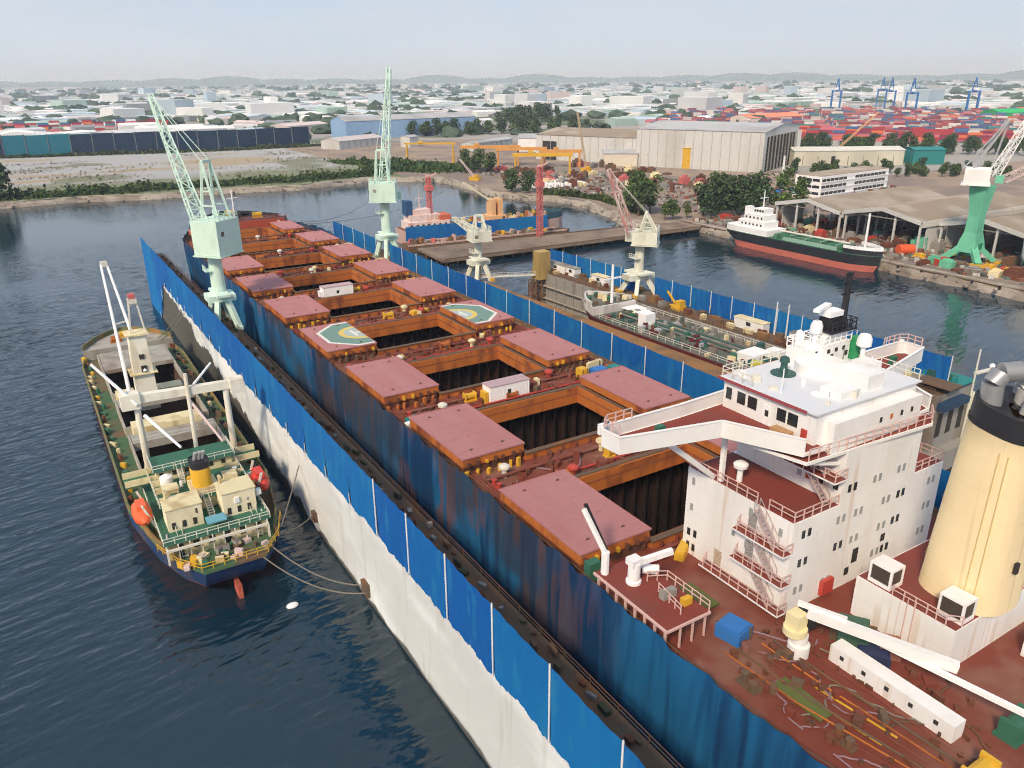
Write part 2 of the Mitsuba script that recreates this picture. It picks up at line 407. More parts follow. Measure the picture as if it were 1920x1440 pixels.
PP('faded_pink_cover', pink, 0.72, 0.3)
P('marking_white', (0.62, 0.62, 0.58), 0.7); P('marking_green', (0.15, 0.25, 0.215), 0.7); P('marking_pale', (.36, .43, .40), .7); P('marking_yellow', (0.60, 0.46, 0.12), 0.7)
ribs_rng = np.random.default_rng(3)
for i in range(NH):
    y0 = Y0 + PIT * i; xa, xb = 50.4, 70.9
    if i == 8: xa, xb = 51.5, 69.8
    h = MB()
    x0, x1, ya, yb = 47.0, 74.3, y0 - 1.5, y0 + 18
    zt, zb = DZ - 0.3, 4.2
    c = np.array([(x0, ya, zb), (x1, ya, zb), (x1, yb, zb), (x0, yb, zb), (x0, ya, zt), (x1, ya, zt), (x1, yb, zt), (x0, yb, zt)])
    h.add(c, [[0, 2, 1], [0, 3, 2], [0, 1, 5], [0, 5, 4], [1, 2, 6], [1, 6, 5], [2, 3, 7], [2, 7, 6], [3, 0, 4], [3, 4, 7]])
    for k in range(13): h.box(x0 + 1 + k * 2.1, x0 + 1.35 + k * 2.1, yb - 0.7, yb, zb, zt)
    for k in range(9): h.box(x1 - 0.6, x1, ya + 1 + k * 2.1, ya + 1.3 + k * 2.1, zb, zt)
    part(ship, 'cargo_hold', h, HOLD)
    ring = sg.box(xa, y0, xb, y0 + 16.4).difference(sg.box(OX[i][0], y0 + 0.8, OX[i][1], y0 + 15.6))
    co = MB().prism(ring, DZ - 0.2, DZ + 0.95)
    part(ship, 'hatch_coaming', co, RUST)
    key = f'{ship}__hatch_coaming' + (f'_{i:03d}' if i else '')
    rim = sg.box(xa - 0.2, y0 - 0.2, xb + 0.2, y0 + 16.6).difference(sg.box(OX[i][0] - .25, y0 + 0.55, OX[i][1] + .25, y0 + 15.85))
    part(key, 'rim', MB().prism(rim, DZ + 0.952, DZ + 1.08), BROWN)
    lin = sg.box(OX[i][0] - .3, y0 + .5, OX[i][1] + .3, y0 + 15.9).difference(sg.box(OX[i][0], y0 + .8, OX[i][1], y0 + 15.6))
    part(key, 'liner', MB().prism(lin, DZ - 1.7, DZ - .252), RUST)
    st = MB()
    for k in range(9):
        for s_, yy in ((-1, y0), (1, y0 + 16.4)): st.box(xa + 1 + k * 2.3, xa + 1.15 + k * 2.3, min(yy, yy + s_ * 0.4), max(yy, yy + s_ * 0.4), DZ, DZ + .9)
    part(key, 'bracket', st, DECK, kind='stuff')
    for side in (0, 1):
        cx0, cx1 = ((40.9, 50.3), (71.1, 79.9))[side]
        if i == 8: cx0, cx1 = ((44.0, 51.2), (70.3, 77.2))[side]
        ca, cb = y0 + 0.2, y0 + 16.3
        top = MB().box(cx0, cx1, ca, cb, 21.95, 22.1)
        lab = None
        if i == 3: lab = 'hatch cover bearing half of a green and white landing circle'
        ck = part(ship, 'hatch_cover', top, 'faded_pink_cover', label=lab)
        sk = MB().box(cx0 + .12, cx1 - .12, ca + .12, cb - .12, 20.8, 21.948)
        for k in range(8):
            yy = ca + 1 + k * 2.0; sk.box(cx0 + .02, cx0 + .12, yy, yy + .12, 21.05, 21.94); sk.box(cx1 - .12, cx1 - .02, yy, yy + .12, 21.05, 21.94)
        part(ck, 'skirt', sk, RUST)
        for k in range(4): part(ck, 'panel_seam', MB().box(cx0 + .1, cx1 - .1, ca + (cb - ca) * (k + .5) / 4 - .05, ca + (cb - ca) * (k + .5) / 4 + .05, 22.1, 22.125), 'faded_pink_cover') if i != 3 else None
        part(ck, 'edge_lip', MB().prism(sg.box(cx0, ca, cx1, cb).difference(sg.box(cx0 + .14, ca + .14, cx1 - .14, cb - .14)), 22.101, 22.16), 'faded_pink_cover')
        for ex in (.25, .75):
            for ey in (.12, .88): part(ck, 'lifting_lug', MB().box(cx0 + (cx1 - cx0) * ex - .18, cx0 + (cx1 - cx0) * ex + .18, ca + (cb - ca) * ey - .06, ca + (cb - ca) * ey + .06, 22.1, 22.3), BROWN)
        ft = MB(); f2 = MB()
        for k in range(7):
            xx = cx0 + 0.7 + k * (cx1 - cx0 - 1.4) / 6 + ribs_rng.uniform(-.2, .2)
            (ft if (k == 2 or ribs_rng.random() < .18) else f2).box(xx - .16, xx + .16, ca - .3, ca + .1, 20.9, 21.2 + ribs_rng.uniform(0, .5))
            f2.box(xx - .1, xx + .1, cb - .1, cb + .3, 20.9, 21.6)
        for yy in (ca + 1, (ca + cb) / 2, cb - 1):
            f2.tube((cx0 + .5, yy, 20.75), (cx0 + .8, yy, 20.5), .3); f2.tube((cx1 - .8, yy, 20.75), (cx1 - .5, yy, 20.75), .3)
            f2.box(cx0 + .55, cx0 + .75, yy - .4, yy + .4, DZ, 20.3); f2.box(cx1 - .75, cx1 - .55, yy - .4, yy + .4, DZ, 20.5)
        for ex in (cx0 + .9, cx1 - .9): f2.box(ex - .25, ex + .25, ca, cb, DZ + .01, 20.2)
        f2.box(cx0 + .3, cx1 - .3, ca + .3, ca + .5, DZ + .01, 20.79)
        part(ck, 'cleat', ft, YEL, kind='stuff'); part(ck, 'wheel', f2, RUSTD, kind='stuff')
        if i == 3:
            e = (cx1, cx0)[side]; sg_ = (-1, 1)[side]; cy = (ca + cb) / 2
            def hp(pts): return sg.Polygon([(e + sg_ * a, cy + b) for a, b in pts])
            oct_ = lambda r: hp([(0, -r), (0.45 * r, -r), (r, -0.45 * r), (r, 0.45 * r), (0.45 * r, r), (0, r)])
            a = np.linspace(-math.pi / 2, math.pi / 2, 19)
            circ = lambda r: hp([(r * math.cos(t), r * math.sin(t)) for t in a])
            part(ck, 'painted_border', MB().prism(oct_(7.6).difference(oct_(7.0)), 22.1, 22.112), 'marking_white')
            part(ck, 'painted_field', MB().prism(oct_(7.0).difference(circ(4.2)), 22.1, 22.112), 'marking_green')
            part(ck, 'painted_ring', MB().prism(circ(4.2).difference(circ(3.2)), 22.1, 22.112), 'marking_yellow')
            bar_ = hp([(1.1, -1.9), (1.7, -1.9), (1.7, 1.9), (1.1, 1.9)]).union(hp([(0, -.3), (1.2, -.3), (1.2, .3), (0, .3)]))
            part(ck, 'painted_disc', MB().prism(circ(3.2).difference(bar_), 22.1, 22.112), 'marking_pale')
            part(ck, 'painted_letter', MB().prism(bar_, 22.1, 22.112), 'marking_white')

# clutter on the cross decks between the hatches
cr = np.random.default_rng(11)
for i in range(-1, NH):
    ya, yb = (Y0 + PIT * i + 16.9, Y0 + PIT * i + 24.4)
    if i == -1: ya, yb = 50.5, 52.6
    ym = (ya + yb) / 2
    x_end = 81 if i < 8 else 74
    for k in range(2):
        yy = ya + (yb - ya) * (0.2 + 0.5 * k)
        part(ship, 'deck_pipe', MB().tube((42.5 if i < 8 else 51, yy, DZ + 0.5), (x_end, yy, DZ + 0.5), 0.16 + .06 * k, n=6), (REDP, DECK)[k], smooth=True)
    if i >= 0:
        for k in range(3):
            x = cr.uniform(44, 79.5) if i < 8 else cr.uniform(52, 74)
            part(ship, 'mushroom_vent', MB().lathe([(0.35, 0), (0.35, 1.3), (0.75, 1.3), (0.75, 1.6), (0.3, 1.9)], (x, cr.uniform(ya + .6, yb - .6), DZ), 10), (CREAMR, REDP, CREAM)[k % 3], smooth=40)
        for k in range(2):
            x, y_ = cr.uniform(46, 80) if i < 8 else cr.uniform(52, 74), cr.uniform(ya + 1, yb - 1)
            w = MB().box(x - 1.1, x + 1.1, y_ - .7, y_ + .7, DZ, DZ + .25).tube((x - .8, y_, DZ + .8), (x + .8, y_, DZ + .8), .5).box(x - 1, x - .8, y_ - .6, y_ + .6, DZ + .25, DZ + 1.35).box(x + .8, x + 1, y_ - .6, y_ + .6, DZ + .25, DZ + 1.35)
            part(ship, 'deck_winch', w, (YEL, RUST)[int(cr.random() < .6)])
        for k in range(5):
            x, y_ = cr.uniform(43, 80) if i < 8 else cr.uniform(52, 74), cr.uniform(ya + .5, yb - .5)
            part(ship, 'deck_locker', MB().rbox(x, y_, DZ, cr.uniform(.6, 1.6), cr.uniform(.6, 1.4), cr.uniform(.5, 1.5), cr.uniform(0, 1.5)), (RUSTD, DECK, DECK, BROWN, CREAM)[cr.integers(5)])
        for s_ in (0, 1):
            x = 43.2 if s_ == 0 else 80.8
            if i < 8:
                b = MB()
                for d in (-.6, .6): b.lathe([(.28, 0), (.28, .8), (.36, .8), (.36, .9)], (x, ym + d, DZ), 8)
                b.box(x - .5, x + .5, ym - 1.1, ym + 1.1, DZ, DZ + .12)
                part(ship, 'bollard', b, REDP, smooth=40)
        # walkway platform and ladder rails by the coaming
        part(ship, 'access_hatch', MB().box(60.2 + 3 * cr.uniform(-1, 1), 62 + 3 * cr.uniform(0.2, 1), yb - 1.9, yb - .6, DZ, DZ + .9), DECK)
    bits = MB(); b2 = MB()
    for k in range(110 if i >= 0 else 50):
        x, y_ = cr.uniform(42.5, 81) if i < 8 else cr.uniform(52, 74), cr.uniform(ya, yb)
        (bits if k % 2 else b2).rbox(x, y_, DZ, cr.uniform(.15, .6), cr.uniform(.2, 1.2), cr.uniform(.2, .9), cr.uniform(0, 3))
    part(ship, 'deck_fitting', bits, DECK, kind='stuff'); part(ship, 'deck_fitting', b2, RUSTD, kind='stuff')
    # yellow and rusty gear beside the covers, as on the real deck edge
    for s_ in (0, 1):
        if 0 <= i < 8:
            g = MB()
            for k in range(6):
                x = (41.4 + k * 1.5) if s_ == 0 else (71.5 + k * 1.5)
                g.rbox(x + cr.uniform(-.4, .4), yb + .25 + cr.uniform(-.5, .3), DZ, .5, .4, cr.uniform(.6, 1.3), cr.uniform(0, 1))
            part(ship, 'hydraulic_gear', g, (YEL, RUST, BROWN)[(i + s_) % 3], kind='stuff')
# side gear rows along the cover sides
for s_ in (0, 1):
    x = 40.75 if s_ == 0 else 79.2
    pp = MB()
    for k in range(3): pp.tube((x + k * .5 + .9, 52, DZ + .35), (x + k * .5 + .9, 252, DZ + .35), .12, n=5)
    part(ship, 'side_pipes', pp, DECK)
# hose snaking across the deck aft of the second hatch from the stern
hz = [(46 + 12 * t, 73.5 + 2.2 * math.sin(t * 7) + 1.5 * t, DZ + .12) for t in np.linspace(0, 1, 25)]
part(ship, 'hose', MB().path(hz, .12, 5), P('hose_mauve', (.26, .16, .18), .7), smooth=True)
hz = [(47 + 6 * t, 38 - 3.6 * t + 1.3 * math.sin(t * 6), DZ + .15) for t in np.linspace(0, 1, 20)]
part(ship, 'hose', MB().path(hz, .1, 5), 'hose_mauve', smooth=True)

# forecastle
fo = sg.Polygon(outline).intersection(sg.box(30, 273.5, 100, 400))
part(ship, 'forecastle', MB().prism(fo, DZ, 22.6), P('forecastle_red', (.36, .065, .035), .6))
part(ship, 'forecastle_deck', MB().prism(fo.buffer(-.35), 22.602, 22.64), P('dark_deck', (.06, .04, .04), .8))
part(ship, 'bow_bulwark', MB().prism(fo.difference(fo.buffer(-.25)).intersection(sg.box(30, 276, 100, 400)), 22.605, 23.8), P('dark_bulwark', (.035, .035, .04), .7))
for k, (x, y_) in enumerate([(56, 278), (62, 280), (69, 279), (58, 283), (66, 284), (62, 288)]):
    w = MB().box(x - 1.6, x + 1.6, y_ - .9, y_ + .9, 22.64, 22.9).tube((x - 1.3, y_, 23.7), (x + 1.3, y_, 23.7), .75, n=12).box(x - 1.6, x - 1.3, y_ - .8, y_ + .8, 22.9, 24.5)
    part(ship, 'windlass', w, (YEL, BLACK, YEL, GREEND, BLACK, YEL)[k])
fm = MB().tube((60.2, 274.5, 22.6), (60.2, 274.5, 33.2), .32, .16).bar((60.2, 274.5, 32), (60.2, 276, 32), .2).bar((58.4, 274.5, 30.4), (62, 274.5, 30.4), .18)
part(ship, 'foremast', fm, BRIGHT)
part(ship, 'forecastle_door', MB().box(74, 75, 273.35, 273.48, DZ + .2, DZ + 2.2), BRIGHT)
part(ship, 'forecastle_railing', MB().rail([(48.5, 273.7, 22.64), (77.5, 273.7, 22.64)], 1.1, 2.5, .06), REDP)

# ---------------------------------------------------------------- deckhouse
LB = [53.2, 76.3, 38.2, 51.6]
ac = part(ship, 'accommodation_block', MB().box(53.2, 76.3, 38.2, 51.6, DZ, 29.5).box(59.5, 71.2, 38.21, 51.0, 29.501, 35.2), BLOCKW)
part(ac, 'terrace_deck', MB().box(53.3, 59.49, 38.35, 51.5, 29.502, 29.53), TERR)
part(ac, 'terrace_deck', MB().box(71.21, 76.2, 38.35, 51.5, 29.502, 29.53), TERR)
part(ac, 'terrace_railing', MB().rail([(53.3, 51.5, 29.53), (53.3, 42.6, 29.53)], 1.1, 1.3, .045).rail([(53.3, 41.2, 29.53), (53.3, 38.3, 29.53), (59.4, 38.3, 29.53)], 1.1, 1.2, .045), RAILP)
part(ac, 'terrace_railing', MB().rail([(71.3, 38.3, 29.53), (76.2, 38.3, 29.53), (76.2, 51.5, 29.53)], 1.1, 1.2, .045), RAILP)


def aft_window(x, z, w=.45, h=.85, m=DARK):
    part(ac, 'window', MB().box(x - w / 2 - .07, x + w / 2 + .07, 38.12, 38.2 - .003, z - h / 2 - .07, z + h / 2 + .07), BRIGHT) if 0 else None
    part(ac, 'window', MB().box(x - w / 2, x + w / 2, 38.13, 38.197, z - h / 2, z + h / 2), m)


for x, z in [(61.0, 31.0), (64.8, 30.9), (68.6, 30.9), (62.6, 27.9), (60.0, 27.9), (66.9, 27.9), (69.3, 27.9), (66.9, 24.9), (69.2, 24.9), (55.1, 28.0), (60.2, 24.9), (62.6, 24.9), (55.1, 24.9), (55.0, 21.9), (59.0, 21.4), (66.6, 21.9), (68.2, 21.9), (74.5, 27.9), (74.5, 24.9), (74.4, 21.9)]:
    for d in (-.42, .42): aft_window(x + d, z, .38, .8, P('grey_glass', (.30, .32, .32), .25, 0, .5) if (x + z) % 1 > .2 else DARK)
aft_window(63.3, 22.7, .8, 1.6, SHADE); aft_window(62.3, 21.2, .6, .8, SHADE); aft_window(67.6, 23.3, .6, .8, SHADE); aft_window(57.6, 31.9, .5, .5, SHADE) if 0 else None
for yy, z in [(50.7, 28.2), (50.7, 25.2), (50.8, 22.2), (49.9, 22.3), (50.8, 20.6), (50.0, 20.6), (43.1, 28.4), (39.5, 28.0), (44.9, 25.2), (43.2, 24.7)]:
    part(ac, 'window', MB().box(53.13, 53.197, yy - .2, yy + .2, z - .4, z + .4), 'grey_glass' if z > 24 else DARK)
for yy, z in [(50.0, 33.2), (46.2, 33.4), (43.0, 31.0), (40.5, 31.2), (38.9, 31.3)]:
    part(ac, 'window', MB().box(59.43, 59.497, yy - .25, yy + .25, z - .4, z + .4), 'grey_glass' if yy > 41 else DARK)
for k in range(8):
    for z in (32.8, 30.6): part(ac, 'window', MB().box(60.6 + k * 1.35, 61.1 + k * 1.35, 51.003, 51.06, z - .4, z + .4), DARK)
part(ac, 'fire_locker', MB().box(59.2, 59.49, 41.5, 42.1, 30.8, 31.7), REDP)
part(ac, 'fire_locker', MB().box(58.3, 59.9, 37.75, 38.19, 20.0, 21.6), REDP)
part(ac, 'deck_ventilator', MB().lathe([(.3, 0), (.3, 1.5), (.7, 1.55), (.75, 1.9), (.4, 2.15)], (55.2, 46.6, 29.53), 12), BRIGHT, smooth=40)
# balconies and ladders on the port side
for n_, (x0, x1, y0, y1, z) in enumerate([(52.0, 53.19, 38.0, 44.2, 26.5), (52.0, 53.19, 37.8, 44.2, 23.3), (52.0, 53.19, 37.8, 48.0, 20.2), (57.8, 59.49, 37.9, 44.4, 32.4)]):
    bk = part(ship, 'balcony', MB().box(x0, x1, y0, y1, z - .16, z), WHITE)
    part(bk, 'deck_plate', MB().box(x0 + .05, x1 - .02, y0 + .05, y1 - .05, z + .002, z + .03), TERR)
    part(bk, 'railing', MB().rail([(x1, y1, z + .03), (x0 + .05, y1 - .6, z + .03), (x0 + .05, y0 + .05, z + .03), (x1, y0 + .05, z + .03)], 1.1, 1.2, .045), RAILP)
    part(bk, 'alcove', MB().box(x1 - .01 + .02, x1 + .03 - .005, y1 - 1.9, y1 - .9, z + .03, z + 1.95), SHADE if n_ in (0, 1, 3) else P('ochre', (.3, .17, .05), .7))


def stair(p, q, w=.7, n=9):
    m = MB(); p, q = np.array(p, float), np.array(q, float); d = q - p
    hd = np.array([d[0], d[1], 0]); hd /= np.linalg.norm(hd); s_ = np.array([-hd[1], hd[0], 0]) * w / 2
    for sg2 in (-1, 1):
        m.bar(p + s_ * sg2, q + s_ * sg2, .06, .2); m.bar(p + s_ * sg2 + [0, 0, 1], q + s_ * sg2 + [0, 0, 1], .06)
        for t in (0, .33, .66, 1): m.bar(p + d * t + s_ * sg2, p + d * t + s_ * sg2 + [0, 0, 1], .05)
    for k in range(n):
        c = p + d * (k + .5) / n
        m.obox(c, hd * .16, s_ * .95, (0, 0, .03))
    return m


for a, b in [((52.6, 42.0, 29.5), (52.6, 39.4, 26.53)), ((52.6, 42.0, 26.5), (52.6, 39.2, 23.33)), ((52.6, 42.0, 23.3), (52.6, 39.2, 20.23)), ((58.6, 41.8, 35.2), (58.6, 39.4, 32.43)), ((58.6, 41.6, 32.4), (58.6, 39.0, 29.56))]:
    part(ship, 'outside_stair', stair(a, b), P('stair_mauve', (.42, .33, .32), .6))

# navigating bridge: deck, wheelhouse, wings
BZ = 35.2
bd = [(52.6, 50.8), (52.6, 46.0), (54.3, 38.6), (71.6, 37.6), (73.2, 38.6), (74.6, 46.0), (74.6, 50.8)]
br = part(ship, 'bridge_deck', MB().prism(bd, BZ - .3, BZ + .001), WHITE)
part(br, 'deck_plate', MB().prism(sg.Polygon(bd).buffer(-.15), BZ + .002, BZ + .03), TERR)
part(br, 'railing', MB().rail([(54.6, 38.7, BZ), (71.6, 37.75, BZ), (73.1, 38.8, BZ)], 1.2, 1.2, .045), RAILP)
part(br, 'soffit_bracket', MB().bar((59.4, 39, BZ - 1.6), (54.8, 39, BZ - .3), .3), WHITE); part(br, 'soffit_bracket', MB().bar((59.4, 45, BZ - 1.6), (53, 45, BZ - .3), .3), WHITE)
wb = 1.5
for s_ in (0, 1):
    fx = (lambda x: x) if s_ == 0 else (lambda x: 127.2 - x)
    pts = [(57, 51.2), (50.5, 50.9), (41.6, 51.0), (40.7, 50.4), (40.9, 48.2), (51.2, 45.9), (54.3, 39.0), (57, 38.8)]; WZ = 35.95
    pg = sg.Polygon([(fx(x), y) for x, y in pts])
    wg = part(ship, 'bridge_wing', MB().prism(pg, WZ - .3, WZ), WHITE)
    part(wg, 'deck_plate', MB().prism(pg.buffer(-.2), WZ + .002, WZ + .03), TERR)
    bul = MB()
    for a, b in zip(pts[:-2], pts[1:-1]):
        a3, b3 = np.array([fx(a[0]), a[1], WZ + .5]), np.array([fx(b[0]), b[1], WZ + .5])
        bul.bar(a3, b3, .14, 1.66); bul.bar(a3 + [0, 0, .87], b3 + [0, 0, .87], .3, .07)
    part(wg, 'bulwark', bul, WHITE)
    part(wg, 'tip_railing', MB().rail([(fx(41.0), 48.4, WZ + 1.4), (fx(40.8), 50.3, WZ + 1.4), (fx(41.6), 50.9, WZ + 1.4), (fx(44.5), 50.9, WZ + 1.4)], 1.0, 1.1, .05), RAILP)
    part(wg, 'side_light', MB().box(fx(41.0) - .3, fx(41.0) + .3, 50.75, 51.15, WZ + .6, WZ + 1.6), BRIGHT)
    part(wg, 'control_console', MB().rbox(fx(46), 48.6, WZ + .03, .8, .6, 1.1), GREEND)
    part(wg, 'brace', MB().bar((fx(53.6), 48.6, 29.6), (fx(46.2), 48.3, WZ - .3), .6, .5), WHITE)
    part(wg, 'support_post', MB().bar((fx(53.7), 47.6, 29.5), (fx(53.7), 47.6, WZ - .3), .42), BRIGHT)
WH = (56.2, 71.0, 39.6, 50.6); RZ = 39.0
wh = part(ship, 'wheelhouse', MB().box(WH[0], WH[1], WH[2], WH[3], BZ + .03, RZ).box(57.4, 70.5, 38.5, 39.59, BZ + .03, 38.2), BLOCKW)
part(wh, 'roof', MB().box(WH[0] - .4, WH[1] + .4, WH[2] - .25, WH[3] + .45, RZ + .002, RZ + .16), P('roof_grey', (.60, .62, .65), .7))
part(wh, 'roof_trim', MB().box(WH[0] - .46, WH[0] - .405, WH[2] + .8, WH[3] + .45, RZ - .12, RZ + .18).box(WH[0] - .46, WH[1] + .45, WH[3] + .455, WH[3] + .51, RZ - .12, RZ + .18), P('trim_red', (.3, .06, .07), .5))
for yy, w in [(49.9, .7), (48.3, 1.0), (46.9, 1.1), (43.4, 1.0), (42.1, 1.1)]:
    part(wh, 'window', MB().box(WH[0] - .05, WH[0] - .003, yy - w / 2, yy + w / 2, 37.0, 38.2), DARK)
part(wh, 'door', MB().box(WH[0] - .06, WH[0] - .003, 44.6, 45.5, WZ + .05, 38.0), BRIGHT)
part(wh, 'porthole', MB().box(WH[0] - .09, WH[0] - .062, 44.85, 45.25, 36.9, 37.5), SHADE)
for k in range(11): part(wh, 'window', MB().box(57.0 + k * 1.3, 58.0 + k * 1.3, WH[3] + .003, WH[3] + .05, 37.0, 38.2), DARK)
for k in range(4): part(wh, 'window', MB().box(64.0 + k * 1.6, 64.3 + k * 1.6, 38.43, 38.497, 36.8, 37.3), SHADE if k != 1 else RUST)
part(wh, 'lifebuoy', MB().box(WH[0] - .14, WH[0] - .003, 40.4, 41.0, 36.3, 37.2), REDP)
part(wh, 'crate', MB().box(55.0, 55.9, 41.6, 43.6, WZ + .03, WZ + .7), P('plywood', (.45, .26, .12), .8))
part(wh, 'roof_railing', MB().rail([(WH[0] - .2, 47.0, RZ + .16), (WH[0] - .2, 50.8, RZ + .16), (WH[1] + .2, 50.8, RZ + .16), (WH[1] + .2, 39.6, RZ + .16)], 1.1, 1.4, .045), CREAMR)
part(wh, 'aft_deck_railing', MB().rail([(57.4, 38.6, 38.22), (70.4, 38.6, 38.22)], 1.1, 1.4, .04), BRIGHT) if 0 else None
part(ship, 'monkey_island', MB().lathe([(2.6, 0), (2.5, 1.0)], (65.3, 46.5, RZ + .16), 20).box(64.2, 66.6, 40.4, 44, RZ + .16, RZ + 1.7).box(60.2, 63, 40.3, 42.6, RZ + .16, RZ + .9), WHITE, smooth=30)
part(ship, 'magnetic_compass', MB().lathe([(1.25, 0), (1.25, .12)], (61.6, 48.0, RZ + .17), 20).lathe([(.4, .12), (.32, 1.2), (.5, 1.25), (.45, 1.7), (.1, 1.9)], (61.6, 48.0, RZ + .17), 12), P('compass_green', (.03, .09, .08), .5), smooth=40)
rm = part(ship, 'radar_mast', MB().box(66.2, 70.6, 47.2, 49.6, RZ + .16, RZ + 2.4).box(67.0, 69.9, 47.4, 49.4, RZ + 2.4, RZ + 3.6), WHITE)
part(rm, 'platform_house', MB().box(64.4, 66.19, 48.0, 50.2, RZ + .16, RZ + 2.0).box(64.8, 71.4, 49.61, 50.4, RZ + .16, RZ + 1.5), WHITE); part(rm, 'battery_locker', MB().box(68.4, 70.4, 43.2, 45.2, RZ + .165, RZ + 1.2), WHITE)
part(rm, 'platform_rail', MB().rail([(66.2, 47.15, RZ + 2.4), (70.6, 47.15, RZ + 2.4), (70.6, 49.6, RZ + 2.4), (66.2, 49.6, RZ + 2.4), (66.2, 47.15, RZ + 2.4)], 1.0, .8, .045).rail([(64.4, 48.0, RZ + 2.0), (64.4, 50.2, RZ + 2.0), (66.1, 50.2, RZ + 2.0)], 1.0, .8, .045), BRIGHT)
part(rm, 'pole', MB().tube((69.3, 47.6, RZ + 3.6), (69.5, 47.6, RZ + 9.6), .42, .26, 10).bar((68.6, 47.6, RZ + 7.4), (70.4, 47.6, RZ + 7.4), .2).bar((68.5, 47.6, RZ + 8.6), (70.6, 47.6, RZ + 8.6), .16).bar((68.9, 47.6, RZ + 9.4), (69.9, 47.6, RZ + 9.4), .25), BLACK)
part(rm, 'black_platform', MB().box(66.8, 70.8, 46.8, 49.2, RZ + 3.61, RZ + 3.8).box(67.3, 69.0, 47.4, 48.9, RZ + 3.8, RZ + 5.0).rail([(66.9, 46.9, RZ + 3.8), (70.7, 46.9, RZ + 3.8), (70.7, 49.1, RZ + 3.8)], 1.0, .8, .05), BLACK)
part(rm, 'radar_scanner', MB().obox((66.9, 48.4, RZ + 6.1), (1.9, .75, -.1), (-.12, .3, 0), (0, 0, .16)).box(67.0, 69.2, 47.4, 48.8, RZ + 5.2, RZ + 5.75), BRIGHT)
for k, (x, y_, z, r_) in enumerate([(66.4, 48.4, RZ + 3.6, .62), (70.6, 45.6, RZ + 2.2, .75), (66.0, 50.0, RZ + 2.2, .45)]):
    part(ship, 'satellite_dome', MB().lathe([(.25, -1.4), (.25, -.3), (r_, 0), (r_, .7), (r_ * .7, 1.15), (.05, 1.3)], (x, y_, z), 14), BRIGHT, smooth=40)
part(rm, 'pennant_locker', MB().box(70.9, 72.0, 46.4, 47.6, RZ + .2, RZ + 2.6), P('bright_green', (.03, .26, .10), .5))
for k in range(10): part(rm, 'loudspeaker', MB().tube((66.16 - .01, 47.5 + .2 * (k % 5), RZ + .9 + .8 * (k // 5)), (65.9, 47.5 + .2 * (k % 5), RZ + .9 + .8 * (k // 5)), .06, .1, 6), SHADE) if k % 2 == 0 else None
for k, (x, y_) in enumerate([(67.2, 47.16), (68.4, 47.16), (69.6, 47.16), (67.8, 47.16), (70.1, 47.16)]):
    part(rm, 'porthole', MB().box(x - .2, x + .2, y_ - .03, y_ + .037, RZ + (1.5 if k < 3 else .8), RZ + (1.9 if k < 3 else 1.3)), SHADE)

for k in range(26):
    x, y_ = cr.uniform(57, 70), cr.uniform(40.3, 50)
    if 62.5 < x < 68.2 and 43.5 < y_ < 49.5 or abs(x - 61.6) < 1.6 and abs(y_ - 48) < 1.6: continue
    part(wh, 'roof_fitting', MB().rbox(x, y_, RZ + .165, cr.uniform(.3, 1.1), cr.uniform(.3, 1.0), cr.uniform(.2, .9), cr.uniform(0, 1.5)) if k % 3 else MB().tube((x, y_, RZ + .165), (x, y_, RZ + cr.uniform(1.5, 3.4)), .06, n=6), (BRIGHT, CREAMR, GREY, WHITE)[k % 4])
# engine casing and funnel
cs = part(ship, 'engine_casing', MB().box(59.0, 75.0, 25.6, 35.0, DZ, 23.8), BLOCKW)
part(cs, 'deck_plate', MB().box(59.1, 74.9, 25.7, 34.9, 23.802, 23.83), TERR)
part(cs, 'railing', MB().rail([(59.1, 31.5, 23.83), (59.1, 28.3, 23.83), (59.1, 26.6, 23.83), (60, 25.7, 23.83)], 1.0, 1.0, .045).rail([(63, 25.7, 23.83), (74.9, 25.7, 23.83)], 1.0, 1.4, .045), RAILP)
part(cs, 'ladder', MB().bar((58.9, 29.2, DZ), (58.9, 29.2, 24.6), .07).bar((58.9, 29.9, DZ), (58.9, 29.9, 24.6), .07), RAILP)
for x, y_ in [(60.2, 33.0), (61.0, 26.9), (74.0, 26.6)]:
    au = part(ship, 'ventilator_unit', MB().box(x - .95, x + .95, y_ - 1.1, y_ + 1.1, 23.83, 24.2).box(x - .95, x + .95, y_ - 1.1, y_ + 1.1, 25.7, 25.9).box(x - .95, x - .75, y_ - 1.1, y_ - .9, 24.2, 25.7).box(x - .95, x - .75, y_ + .9, y_ + 1.1, 24.2, 25.7).box(x + .75, x + .95, y_ - 1.1, y_ - .9, 24.2, 25.7).box(x - .1, x + .95, y_ + .9, y_ + 1.1, 24.2, 25.7), WHITE)
    lv = MB().box(x - .85, x + .85, y_ - 1.0, y_ + 1.0, 24.2, 25.7)
    for k in range(7): lv.box(x - .93, x - .8, y_ - .88, y_ + .88, 24.3 + k * .2, 24.36 + k * .2)
    part(au, 'louvre', lv, P('louvre_brown', (.07, .055, .045), .7))


def rrect(cx, cy, a, b, n=7, p=2.8):
    t = np.arange(4 * n) * 2 * math.pi / (4 * n)
    return np.c_[cx + a * np.sign(np.cos(t)) * np.abs(np.cos(t)) ** (2 / p), cy + b * np.sign(np.sin(t)) * np.abs(np.sin(t)) ** (2 / p)]


def fun_ring(z):
    t = (z - 23.8) / 18.5
    r = rrect(65.6 + .5 * t, 28.4 - .1 * t, 3.6 - .55 * t, 3.7 - .9 * t)
    r = np.vstack([r, r[:1]])
    zz = z + (0.17 if z > 26 else 0.0) * (r[:, 1] - 28.4)
    return np.c_[r, zz]


